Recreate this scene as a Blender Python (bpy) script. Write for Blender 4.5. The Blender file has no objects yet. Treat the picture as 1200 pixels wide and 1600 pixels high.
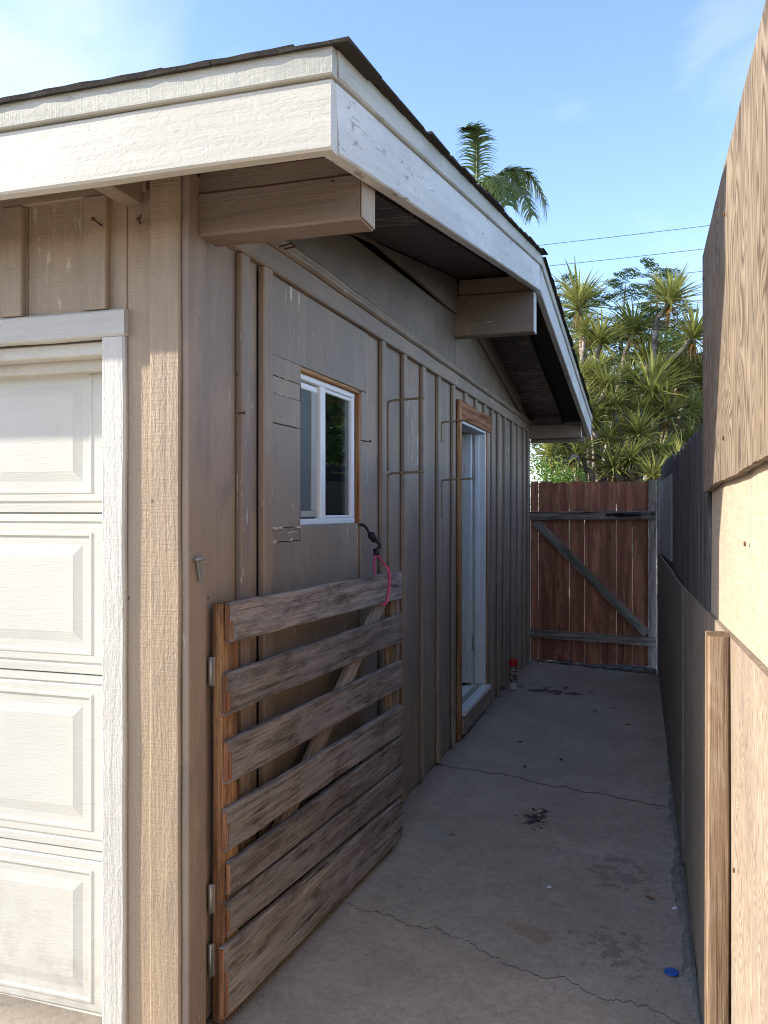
import bpy, bmesh, math, random
from mathutils import Vector, Matrix, noise as mnoise
random.seed(7)
sc = bpy.context.scene
COL = sc.collection
R = math.radians

# ------------------------------------------------------------------ camera
cam = bpy.data.cameras.new('camera'); camo = bpy.data.objects.new('camera', cam); COL.objects.link(camo)
cam.sensor_fit = 'HORIZONTAL'; cam.sensor_width = 36.0; cam.lens = 36.0 * 1320 / 1200
cam.shift_y = -0.0025; cam.clip_start = 0.05; cam.clip_end = 3000
camo.location = (1.11, -1.87, 1.36)
camo.rotation_euler = (R(90), 0, R(17.65))
sc.camera = camo

# ------------------------------------------------------------------ sun and sky
TO_SUN = Vector((-1.0, -0.28, 0.365)).normalized()
SUN_EL = math.asin(TO_SUN.z); SUN_AZ = math.atan2(TO_SUN.x, TO_SUN.y)
sun = bpy.data.lights.new('sun', 'SUN'); suno = bpy.data.objects.new('sun', sun); COL.objects.link(suno)
sun.energy = 2.2; sun.angle = R(0.6); sun.color = (1.0, 0.92, 0.79)
suno.rotation_euler = (-TO_SUN).to_track_quat('-Z', 'Y').to_euler()
suno.location = (-20, -6, 10)

world = bpy.data.worlds.new('World'); sc.world = world; world.use_nodes = True
wt = world.node_tree; wt.nodes.clear()
def wn(t): return wt.nodes.new(t)
sky = wn('ShaderNodeTexSky'); sky.sky_type = 'NISHITA'; sky.sun_disc = False
sky.sun_elevation = SUN_EL; sky.sun_rotation = SUN_AZ
sky.air_density = 0.8; sky.dust_density = 0.4; sky.ozone_density = 2.5
tc = wn('ShaderNodeTexCoord'); mp = wn('ShaderNodeMapping'); mp.inputs['Scale'].default_value = (2.2, 1.5, 3.6); mp.inputs['Rotation'].default_value = (0.3, 0.5, 0.4); mp.inputs['Location'].default_value = (21.7, 11.9, 4.2)
wt.links.new(tc.outputs['Generated'], mp.inputs['Vector'])
n1 = wn('ShaderNodeTexNoise'); n1.inputs['Scale'].default_value = 1.25; n1.inputs['Detail'].default_value = 7; n1.inputs['Roughness'].default_value = 0.52; n1.inputs['Distortion'].default_value = 0.5
wt.links.new(mp.outputs['Vector'], n1.inputs['Vector'])
cr = wn('ShaderNodeValToRGB'); cr.color_ramp.elements[0].position = 0.43; cr.color_ramp.elements[0].color = (0, 0, 0, 1); cr.color_ramp.elements[1].position = 0.80; cr.color_ramp.elements[1].color = (0.75, 0.75, 0.75, 1)
wt.links.new(n1.outputs['Fac'], cr.inputs['Fac'])
mx = wn('ShaderNodeMix'); mx.data_type = 'RGBA'; wt.links.new(cr.outputs['Color'], mx.inputs['Factor'])
tint = wn('ShaderNodeMix'); tint.data_type = 'RGBA'; tint.blend_type = 'MULTIPLY'; tint.inputs['Factor'].default_value = 1.0; tint.inputs['B'].default_value = (1.0, 0.94, 0.97, 1)
wt.links.new(sky.outputs['Color'], tint.inputs['A']); wt.links.new(tint.outputs['Result'], mx.inputs['A']); mx.inputs['B'].default_value = (2.6, 2.7, 2.95, 1)
bg = wn('ShaderNodeBackground'); bg.inputs['Strength'].default_value = 0.135
wt.links.new(mx.outputs['Result'], bg.inputs['Color'])
wo = wn('ShaderNodeOutputWorld'); wt.links.new(bg.outputs['Background'], wo.inputs['Surface'])

vs = sc.view_settings; vs.view_transform = 'Standard'; vs.look = 'None'; vs.exposure = 1.95; vs.gamma = 1.0
sc.cycles.use_denoising = True; sc.cycles.denoising_prefilter = 'NONE'; sc.cycles.filter_width = 1.05
sc.cycles.max_bounces = 8; sc.cycles.diffuse_bounces = 4; sc.cycles.transparent_max_bounces = 8

# ------------------------------------------------------------------ material helpers
class NT:
    def __init__(s, name):
        s.mat = bpy.data.materials.new(name); s.mat.use_nodes = True
        s.t = s.mat.node_tree; s.t.nodes.clear()
        s.out = s.t.nodes.new('ShaderNodeOutputMaterial')
        s.bsdf = s.t.nodes.new('ShaderNodeBsdfPrincipled')
        s.t.links.new(s.bsdf.outputs[0], s.out.inputs[0])
    def n(s, typ, props=None, **inp):
        nd = s.t.nodes.new(typ)
        for k, v in (props or {}).items(): setattr(nd, k, v)
        for k, v in inp.items():
            k2 = int(k[1:]) if k[0] == '_' else k
            s.set(nd.inputs[k2], v)
        return nd
    def set(s, sock, v):
        if isinstance(v, bpy.types.NodeSocket): s.t.links.new(v, sock)
        elif isinstance(v, bpy.types.Node): s.t.links.new(v.outputs[0], sock)
        else:
            if isinstance(v, (tuple, list)) and len(v) == 3 and sock.type == 'RGBA': v = (*v, 1)
            sock.default_value = v
    def math(s, op, a, b=0.0, c=None, clamp=False):
        nd = s.t.nodes.new('ShaderNodeMath'); nd.operation = op; nd.use_clamp = clamp
        s.set(nd.inputs[0], a); s.set(nd.inputs[1], b)
        if c is not None: s.set(nd.inputs[2], c)
        return nd.outputs[0]
    def mix(s, f, a, b, mode='MIX'):
        nd = s.t.nodes.new('ShaderNodeMix'); nd.data_type = 'RGBA'; nd.blend_type = mode
        s.set(nd.inputs['Factor'], f); s.set(nd.inputs['A'], a); s.set(nd.inputs['B'], b)
        return nd.outputs['Result']
    def ramp(s, f, stops):
        nd = s.t.nodes.new('ShaderNodeValToRGB'); r = nd.color_ramp
        while len(r.elements) < len(stops): r.elements.new(0.5)
        for e, (p, c) in zip(r.elements, stops):
            e.position = p
            e.color = (c, c, c, 1) if isinstance(c, (int, float)) else (*c, 1)
        s.set(nd.inputs[0], f); return nd.outputs[0]
    def coord(s, rnd=True):
        tc = s.t.nodes.new('ShaderNodeTexCoord')
        if not rnd: return tc.outputs['Object']
        oi = s.t.nodes.new('ShaderNodeObjectInfo')
        m = s.math('MULTIPLY', oi.outputs['Random'], 57.0)
        cx = s.n('ShaderNodeCombineXYZ', _0=m, _1=m, _2=m)
        va = s.n('ShaderNodeVectorMath', {'operation': 'ADD'}, _0=tc.outputs['Object'], _1=cx.outputs[0])
        s.rand = oi.outputs['Random']
        return va.outputs[0]
    def noise(s, co, scale=(1, 1, 1), sc=1.0, detail=4, rough=0.5, dist=0.0):
        mp = s.n('ShaderNodeMapping', Vector=co, Scale=scale)
        nd = s.n('ShaderNodeTexNoise', Vector=mp.outputs[0], Scale=sc, Detail=detail, Roughness=rough, Distortion=dist)
        return nd.outputs['Fac']
    def bump(s, h, strength=0.3, dist=0.01, prev=None):
        nd = s.n('ShaderNodeBump', Height=h, Strength=strength, Distance=dist)
        if prev is not None: s.set(nd.inputs['Normal'], prev)
        return nd.outputs[0]
    def fin(s, col, rough=0.8, nor=None, spec=0.3):
        s.set(s.bsdf.inputs['Base Color'], col); s.set(s.bsdf.inputs['Roughness'], rough)
        s.bsdf.inputs['Specular IOR Level'].default_value = spec
        if nor is not None: s.set(s.bsdf.inputs['Normal'], nor)
        return s.mat

def m_plain(name, col, rough=0.6, metal=0.0, var=0.15):
    t = NT(name); co = t.coord()
    f = t.noise(co, sc=30, detail=5)
    c = t.mix(f, tuple(v * (1 - var) for v in col), tuple(min(1, v * (1 + var)) for v in col))
    t.bsdf.inputs['Metallic'].default_value = metal
    return t.fin(c, rough, t.bump(f, 0.1, 0.002))

def m_wood(name, dark, mid, light, patch=None, pamt=0.5, ring=10.0, bump=0.5, var=0.35, knots=True, gscale=1.0, rw=0.22, stain=None, lines=0.55):
    """grain runs along local X"""
    t = NT(name); co = t.coord()
    big = t.noise(co, (0.45, 5 * gscale, 5 * gscale), 1.3, 1, 0.4, 0.15)
    rings = t.math('SINE', t.math('MULTIPLY', big, ring * 6.28))
    rings = t.math('MULTIPLY_ADD', rings, 0.5, 0.5)
    fine = t.noise(co, (6, 190, 190), 1.0, 5, 0.65)
    fib = t.noise(co, (14, 480, 480), 1.0, 3, 0.6)
    mids = t.noise(co, (2.2, 42, 42), 1.0, 6, 0.68)
    g = t.math('ADD', t.math('MULTIPLY', rings, rw), t.math('ADD', t.math('MULTIPLY', fine, 0.5), t.math('MULTIPLY', mids, 0.5 - rw)))
    col = t.ramp(g, [(0.36, dark), (0.5, mid), (0.64, light)])
    if stain is not None:
        sn = t.noise(co, (5.0, 24, 24), 1.0, 9, 0.78, 0.4); col = t.mix(t.ramp(sn, [(0.48, 0.0), (0.58, 0.7)]), col, stain)
    gl = t.noise(co, (3.5, 150, 150), 1.0, 3, 0.6, 0.2); col = t.mix(t.ramp(gl, [(0.40, lines), (0.46, 0.0)]), col, tuple(v * 0.45 for v in dark)); col = t.mix(t.ramp(gl, [(0.56, 0.0), (0.64, lines * 0.6)]), col, tuple(min(1, v * 1.25) for v in light))
    ck = t.noise(co, (1.2, 60, 60), 1.0, 2, 0.5); ckf = t.ramp(ck, [(0.655, 0.0), (0.675, 0.9)]); col = t.mix(ckf, col, tuple(v * 0.2 for v in dark))
    if patch is not None:
        pn = t.noise(co, (4, 13, 13), 1.3, 7, 0.72, 0.3)
        pf = t.ramp(pn, [(0.42, 0.0), (0.62, pamt)])
        col = t.mix(pf, col, patch)
    if knots:
        vo = t.n('ShaderNodeTexVoronoi', Vector=t.n('ShaderNodeMapping', Vector=co, Scale=(2.0, 7, 7)).outputs[0], Scale=1.0)
        kf = t.ramp(vo.outputs['Distance'], [(0.05, 0.8), (0.13, 0.0)])
        col = t.mix(kf, col, tuple(v * 0.45 for v in dark))
    v = t.math('MULTIPLY_ADD', t.rand, var, 1 - var / 2)
    col = t.mix(1.0, col, t.n('ShaderNodeCombineColor', _0=v, _1=v, _2=v).outputs[0], 'MULTIPLY')
    h = t.math('ADD', t.math('MULTIPLY', fine, 0.7), t.math('MULTIPLY', fib, 0.3))
    n1 = t.bump(h, bump, 0.004)
    n1 = t.bump(rings, bump * 0.35, 0.002, n1); n1 = t.bump(ckf, -0.8, 0.004, n1)
    return t.fin(col, 0.85, n1, 0.2)

def m_ply(name, a, b, c, scale=1.0, stri=0.0, dirt=0.4, rw=0.42):
    """rotary-cut plywood, grain along local X"""
    t = NT(name); co = t.coord()
    w = t.noise(co, (0.55 * scale, 2.6 * scale, 2.6 * scale), 1.5, 1.5, 0.45, 0.5)
    s1 = t.math('POWER', t.math('MULTIPLY_ADD', t.math('SINE', t.math('MULTIPLY', w, 150.0)), 0.5, 0.5), 0.6)
    fine = t.noise(co, (9, 240, 240), 1.0, 5, 0.65)
    g = t.math('ADD', t.math('MULTIPLY', s1, rw), t.math('MULTIPLY', fine, 1 - rw))
    if stri > 0:
        st = t.noise(co, (120, 5, 5), 1.0, 2, 0.5, 0.4)
        g = t.math('ADD', t.math('MULTIPLY', g, 1 - stri), t.math('MULTIPLY', st, stri))
    col = t.ramp(g, [(0.15, a), (0.5, b), (0.85, c)])
    gw = t.noise(co, (1.2, 14, 14), 1.0, 6, 0.7); col = t.mix(t.ramp(gw, [(0.5, 0.0), (0.68, 0.5)]), col, tuple((b[0] + b[1] + b[2]) / 3 * k for k in (0.85, 0.82, 0.78)))
    ck = t.noise(co, (1.3, 60, 60), 1.0, 3, 0.5); col = t.mix(t.ramp(ck, [(0.69, 0.0), (0.72, 0.85)]), col, tuple(v * 0.25 for v in a))
    dn = t.noise(co, (1.4, 3, 3), 1.6, 6, 0.65)
    col = t.mix(t.ramp(dn, [(0.45, 0.0), (0.7, dirt)]), col, tuple(v * 0.8 for v in a))
    nn = t.bump(g, 0.45, 0.003)
    return t.fin(col, 0.85, nn, 0.2)

def m_paint(name, col, col2, under, chip=0.16, saw=0.5, grime=(0.2, 0.17, 0.14), gam=0.25, sawdir=0, spots=True, rough=0.55):
    """painted rough-sawn board, length along local X"""
    t = NT(name); co = t.coord()
    p1 = t.noise(co, (0.9, 2.2, 2.2), 1.7, 4, 0.55, 0.3)
    p2 = t.noise(co, (1.3, 14, 14), 1.0, 5, 0.6)
    c = t.mix(t.ramp(p1, [(0.46, 0.0), (0.52, 1.0)]), col, col2)
    c = t.mix(t.ramp(p2, [(0.5, 0.0), (0.8, gam)]), c, grime)
    sm = t.noise(co, (230, 7, 7), 1.0, 3, 0.6, 0.2)          # saw kerf lines across the board
    fib = t.noise(co, (6, 120, 120), 1.0, 4, 0.6)
    wr = t.noise(co, (26, 60, 60), 1.0, 4, 0.6, 1.6)
    wv = t.noise(co, (2.5, 45, 45), 1.0, 4, 0.6, 0.6)
    cn = t.noise(co, (9.0, 42, 42), 1.0, 6, 0.7, 0.4)
    cn2 = t.noise(co, (1.1, 1.6, 1.6), 1.0, 2, 0.5)
    rv = t.math('MULTIPLY_ADD', t.rand, 0.16, 0.92); c = t.mix(1.0, c, t.n('ShaderNodeCombineColor', _0=rv, _1=rv, _2=rv).outputs[0], 'MULTIPLY')
    lt = t.math('MULTIPLY_ADD', t.math('ADD', t.math('MULTIPLY', wv, 0.6), t.math('MULTIPLY', fib, 0.4)), 0.5, 0.75)
    c = t.mix(1.0, c, t.n('ShaderNodeCombineColor', _0=lt, _1=lt, _2=lt).outputs[0], 'MULTIPLY')
    cf = t.ramp(t.math('ADD', t.math('MULTIPLY', cn, 0.75), t.math('MULTIPLY', cn2, 0.4)), [(0.785 - chip * 0.25, 0.0), (0.795 - chip * 0.25, 0.9)])
    c = t.mix(cf, c, under)
    if spots:
        vo = t.n('ShaderNodeTexVoronoi', Vector=t.n('ShaderNodeMapping', Vector=co, Scale=(7, 9, 9)).outputs[0], Scale=1.0)
        c = t.mix(t.ramp(vo.outputs['Distance'], [(0.035, 0.85), (0.05, 0.0)]), c, (0.07, 0.055, 0.045))
    h = t.math('ADD', t.math('MULTIPLY', sm, 0.5 * saw), t.math('ADD', t.math('MULTIPLY', fib, 0.25), t.math('ADD', t.math('MULTIPLY', wr, 0.4), t.math('MULTIPLY', wv, 0.5))))
    n1 = t.bump(h, 0.7, 0.006)
    n1 = t.bump(cf, -0.5, 0.003, n1)
    return t.fin(c, rough, n1, 0.35)

# ---- materials
BR = (0.315, 0.234, 0.168); BR2 = (0.255, 0.196, 0.152)
M = {}
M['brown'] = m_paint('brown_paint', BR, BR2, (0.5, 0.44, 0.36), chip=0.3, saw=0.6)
M['brown_front'] = m_paint('brown_paint_sunlit', (0.375, 0.278, 0.182), (0.34, 0.255, 0.17), (0.5, 0.42, 0.32), chip=0.25, saw=0.7)  # lighter, yellower copy of the brown; sunlight on the front is put into the colour
M['brown_patch'] = m_paint('brown_paint_plywood', (0.305, 0.238, 0.176), (0.262, 0.208, 0.158), (0.6, 0.54, 0.45), chip=0.3, saw=0.1)
M['brown_beam'] = m_paint('brown_paint_beam', (0.28, 0.21, 0.152), (0.235, 0.177, 0.132), (0.55, 0.5, 0.44), chip=0.25, saw=0.5)
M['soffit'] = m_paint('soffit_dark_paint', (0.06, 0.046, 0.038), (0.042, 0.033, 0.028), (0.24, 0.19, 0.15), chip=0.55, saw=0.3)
M['gable'] = m_paint('gable_paint', (0.23, 0.178, 0.13), (0.195, 0.152, 0.114), (0.45, 0.4, 0.33), chip=0.12, saw=0.2, gam=0.5, grime=(0.08, 0.065, 0.05))
M['white'] = m_paint('white_paint_fascia', (0.60, 0.57, 0.485), (0.55, 0.52, 0.44), (0.34, 0.30, 0.23), chip=0.34, saw=0.12, grime=(0.5, 0.46, 0.37), gam=0.5, spots=False)
M['white_rake'] = m_paint('white_paint_rake', (0.66, 0.65, 0.61), (0.58, 0.57, 0.54), (0.30, 0.27, 0.22), chip=0.42, saw=0.3, grime=(0.45, 0.43, 0.38), gam=0.7, spots=False)
M['drip'] = m_paint('drip_strip_paint', (0.53, 0.51, 0.43), (0.46, 0.445, 0.375), (0.34, 0.31, 0.25), chip=0.42, saw=0.3, grime=(0.3, 0.29, 0.25), gam=0.75, spots=False)
M['trim'] = m_paint('white_door_trim', (0.56, 0.54, 0.475), (0.51, 0.49, 0.43), (0.36, 0.29, 0.22), chip=0.34, saw=0.5, grime=(0.5, 0.47, 0.4), gam=0.35, spots=False)
M['slat'] = m_wood('weathered_slat', (0.10, 0.078, 0.066), (0.215, 0.172, 0.145), (0.34, 0.29, 0.25), patch=(0.30, 0.28, 0.265), pamt=0.6, ring=7, bump=0.9, var=0.5, rw=0.1, stain=(0.05, 0.034, 0.027))
M['post'] = m_wood('orange_post', (0.15, 0.065, 0.028), (0.30, 0.15, 0.068), (0.42, 0.24, 0.12), ring=6, bump=0.5, var=0.1, stain=(0.13, 0.07, 0.04))
M['brace'] = m_wood('pale_brace', (0.14, 0.105, 0.08), (0.25, 0.2, 0.16), (0.36, 0.30, 0.25), ring=6, bump=0.4, var=0.1)
M['cedar'] = m_wood('red_cedar', (0.27, 0.095, 0.055), (0.47, 0.18, 0.10), (0.58, 0.255, 0.155), patch=(0.26, 0.12, 0.08), pamt=0.6, ring=5, bump=0.5, var=0.4, stain=(0.28, 0.10, 0.06), lines=0.2)
M['greywood'] = m_wood('grey_gate_wood', (0.13, 0.105, 0.085), (0.25, 0.21, 0.17), (0.36, 0.31, 0.265), patch=(0.28, 0.235, 0.195), ring=6, bump=0.6, var=0.3, stain=(0.11, 0.08, 0.06))
M['rawred'] = m_wood('bare_reddish_wood', (0.12, 0.04, 0.018), (0.28, 0.105, 0.045), (0.42, 0.2, 0.1), patch=(0.30, 0.17, 0.1), ring=6, bump=0.6, var=0.15)
M['rawedge'] = m_wood('bare_orange_edge', (0.2, 0.085, 0.03), (0.36, 0.17, 0.07), (0.46, 0.26, 0.13), ring=6, bump=0.6, var=0.1, knots=False)
M['darkpicket'] = m_wood('dark_fence_picket', (0.06, 0.053, 0.047), (0.115, 0.104, 0.094), (0.20, 0.183, 0.168), patch=(0.16, 0.15, 0.138), ring=6, bump=0.8, var=0.22, stain=(0.06, 0.05, 0.042))
M['plytan'] = m_ply('tan_plywood', (0.072, 0.05, 0.034), (0.175, 0.133, 0.092), (0.275, 0.215, 0.155), 2.2, 0, 0.5, 0.6)
M['plypale'] = m_ply('pale_plywood', (0.30, 0.225, 0.155), (0.42, 0.33, 0.24), (0.52, 0.42, 0.31), 2.2, 0.5, 0.25)
M['plylow'] = m_ply('lower_plywood', (0.15, 0.115, 0.082), (0.29, 0.225, 0.165), (0.40, 0.325, 0.245), 4.6, 0, 0.4, 0.48)
M['plydull'] = m_ply('dull_plywood', (0.16, 0.132, 0.105), (0.215, 0.178, 0.142), (0.26, 0.218, 0.178), 2.4, 0.0, 0.5)
M['greyboard'] = m_plain('grey_board', (0.34, 0.32, 0.30), 0.8, 0, 0.12)
M['stud'] = m_wood('stud_wood', (0.11, 0.072, 0.045), (0.24, 0.17, 0.11), (0.37, 0.28, 0.19), patch=(0.2, 0.125, 0.07), pamt=0.7, ring=9, bump=0.8, var=0.05, gscale=1.5)
M['vinyl'] = m_plain('white_vinyl', (0.80, 0.80, 0.79), 0.35, 0, 0.03)
M['doorwhite'] = m_paint('white_side_door', (0.66, 0.68, 0.68), (0.62, 0.64, 0.64), (0.35, 0.32, 0.28), chip=0.12, saw=0.1, grime=(0.45, 0.44, 0.4), gam=0.4, spots=False)
M['sashgrey'] = m_plain('grey_sash', (0.36, 0.355, 0.32), 0.5, 0, 0.08)
M['steel'] = m_plain('galvanised_steel', (0.45, 0.44, 0.42), 0.45, 0.8, 0.25)
M['dullmetal'] = m_plain('dull_metal', (0.30, 0.29, 0.27), 0.6, 0.5, 0.4)
M['rust'] = m_plain('rusty_metal', (0.14, 0.06, 0.035), 0.85, 0.2, 0.5)
M['hook'] = m_plain('painted_rod', (0.24, 0.165, 0.10), 0.7, 0.1, 0.4)
M['black'] = m_plain('black_rubber', (0.015, 0.015, 0.016), 0.5, 0, 0.2)
M['pink'] = m_plain('pink_cord', (0.62, 0.07, 0.15), 0.6, 0, 0.25)
M['redcap'] = m_plain('red_plastic', (0.5, 0.012, 0.016), 0.35, 0, 0.08)
M['blue'] = m_plain('blue_plastic', (0.02, 0.10, 0.42), 0.5, 0, 0.4)
M['interior'] = m_plain('interior_dark', (0.10, 0.09, 0.08), 0.9, 0, 0.2)
M['foundation'] = m_plain('foundation', (0.16, 0.14, 0.12), 0.95, 0, 0.35)
M['wire'] = m_plain('wire', (0.10, 0.10, 0.105), 0.6, 0, 0.1)
M['curtain'] = m_plain('curtain_cloth', (0.35, 0.36, 0.33), 0.9, 0, 0.1)

def m_door():
    t = NT('garage_door_steel'); co = t.coord(False)
    g = t.noise(co, (14, 14, 190), 1.0, 5, 0.6, 0.8)
    p = t.noise(co, (2, 2, 2), 1.3, 6, 0.6)
    d = t.noise(co, (7, 7, 3), 1.0, 6, 0.7)
    c = t.mix(t.ramp(p, [(0.4, 0), (0.7, 1)]), (0.575, 0.555, 0.485), (0.54, 0.52, 0.45))
    c = t.mix(t.ramp(d, [(0.58, 0), (0.8, 0.45)]), c, (0.5, 0.44, 0.33))
    sz = t.n('ShaderNodeSeparateXYZ', Vector=co).outputs['Z']; low = t.ramp(sz, [(0.0, 0.9), (0.45, 0.0)]); d2 = t.noise(co, (9, 9, 9), 1.0, 7, 0.72)
    c = t.mix(t.math('MULTIPLY', low, t.ramp(d2, [(0.45, 0.0), (0.65, 0.6)])), c, (0.38, 0.32, 0.24))
    sc_ = t.noise(co, (5, 5, 40), 1.0, 4, 0.6, 1.0); c = t.mix(t.ramp(sc_, [(0.68, 0.0), (0.72, 0.4)]), c, (0.45, 0.40, 0.32))
    return t.fin(c, 0.5, t.bump(g, 0.35, 0.003), 0.4)
M['gdoor'] = m_door()

def m_shingle():
    t = NT('asphalt_shingle'); co = t.coord()
    a = t.noise(co, sc=300, detail=2); b = t.noise(co, sc=9, detail=4)
    c = t.mix(a, (0.022, 0.02, 0.018), (0.085, 0.075, 0.065)); c = t.mix(t.math('MULTIPLY', b, 0.5), c, (0.05, 0.04, 0.03))
    return t.fin(c, 0.95, t.bump(a, 0.6, 0.003), 0.1)
M['shingle'] = m_shingle()

def m_glass(name, tint, rough=0.02):
    t = NT(name); b = t.bsdf
    b.inputs['Base Color'].default_value = (*tint, 1); b.inputs['Roughness'].default_value = rough
    b.inputs['Specular IOR Level'].default_value = 0.9; b.inputs['Metallic'].default_value = 0.0
    gl = t.n('ShaderNodeBsdfGlossy', Roughness=rough, Color=(1, 1, 1)); tr = t.n('ShaderNodeBsdfTransparent', Color=tint)
    fr = t.n('ShaderNodeFresnel', IOR=1.6)
    f = t.math('MULTIPLY_ADD', fr.outputs[0], 0.8, 0.04, clamp=True)
    ms = t.n('ShaderNodeMixShader', _0=f, _1=tr.outputs[0], _2=gl.outputs[0])
    t.t.links.new(ms.outputs[0], t.out.inputs[0]); return t.mat
M['glass'] = m_glass('window_glass', (0.55, 0.6, 0.58))
M['screen'] = m_plain('insect_screen', (0.09, 0.1, 0.105), 0.6, 0, 0.1)

def m_can():
    t = NT('spray_can_label'); tcn = t.n('ShaderNodeTexCoord')
    s = t.n('ShaderNodeSeparateXYZ', Vector=tcn.outputs['Object']); z = s.outputs['Z']
    co = tcn.outputs['Object']
    nz = t.noise(co, (60, 60, 160), 1.0, 2)
    body = t.ramp(nz, [(0.42, (0.04, 0.03, 0.03)), (0.5, (0.09, 0.07, 0.05)), (0.58, (0.4, 0.36, 0.28))])
    f = t.math('LESS_THAN', z, 0.055)
    c = t.mix(f, body, (0.45, 0.44, 0.42))
    return t.fin(c, 0.35, None, 0.5)
M['can'] = m_can()

def m_leaf(name, a, b, dry=None):
    t = NT(name); co = t.coord()
    f = t.noise(co, sc=2.2, detail=4); f2 = t.noise(co, sc=14, detail=2)
    c = t.mix(f, a, b)
    if dry is not None: c = t.mix(t.ramp(f2, [(0.62, 0.0), (0.7, 0.8)]), c, dry)
    tr = t.n('ShaderNodeBsdfTranslucent', Color=c)
    t.set(t.bsdf.inputs['Base Color'], c); t.bsdf.inputs['Roughness'].default_value = 0.45; t.bsdf.inputs['Specular IOR Level'].default_value = 0.4
    ms = t.n('ShaderNodeMixShader', _0=0.35, _1=t.bsdf.outputs[0], _2=tr.outputs[0])
    t.t.links.new(ms.outputs[0], t.out.inputs[0]); return t.mat
M['dracaena'] = m_leaf('dracaena_leaf', (0.17, 0.205, 0.04), (0.38, 0.375, 0.12))
M['dryleaf'] = m_leaf('dry_leaf', (0.26, 0.13, 0.04), (0.36, 0.2, 0.07))
M['feather'] = m_leaf('feathery_leaf', (0.06, 0.11, 0.04), (0.12, 0.18, 0.065))
M['palmleaf'] = m_leaf('palm_leaf', (0.06, 0.10, 0.022), (0.15, 0.19, 0.055))
M['bush'] = m_leaf('bush_leaf', (0.065, 0.11, 0.022), (0.14, 0.19, 0.045), (0.2, 0.15, 0.06))
M['brightbush'] = m_leaf('bright_bush_leaf', (0.12, 0.22, 0.03), (0.22, 0.33, 0.06))
M['bark'] = m_wood('pale_bark', (0.13, 0.105, 0.085), (0.24, 0.205, 0.175), (0.36, 0.32, 0.28), ring=3, bump=0.8, var=0.1, knots=False)
M['stone'] = m_plain('flat_stone', (0.17, 0.155, 0.14), 0.95, 0, 0.4)

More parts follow.
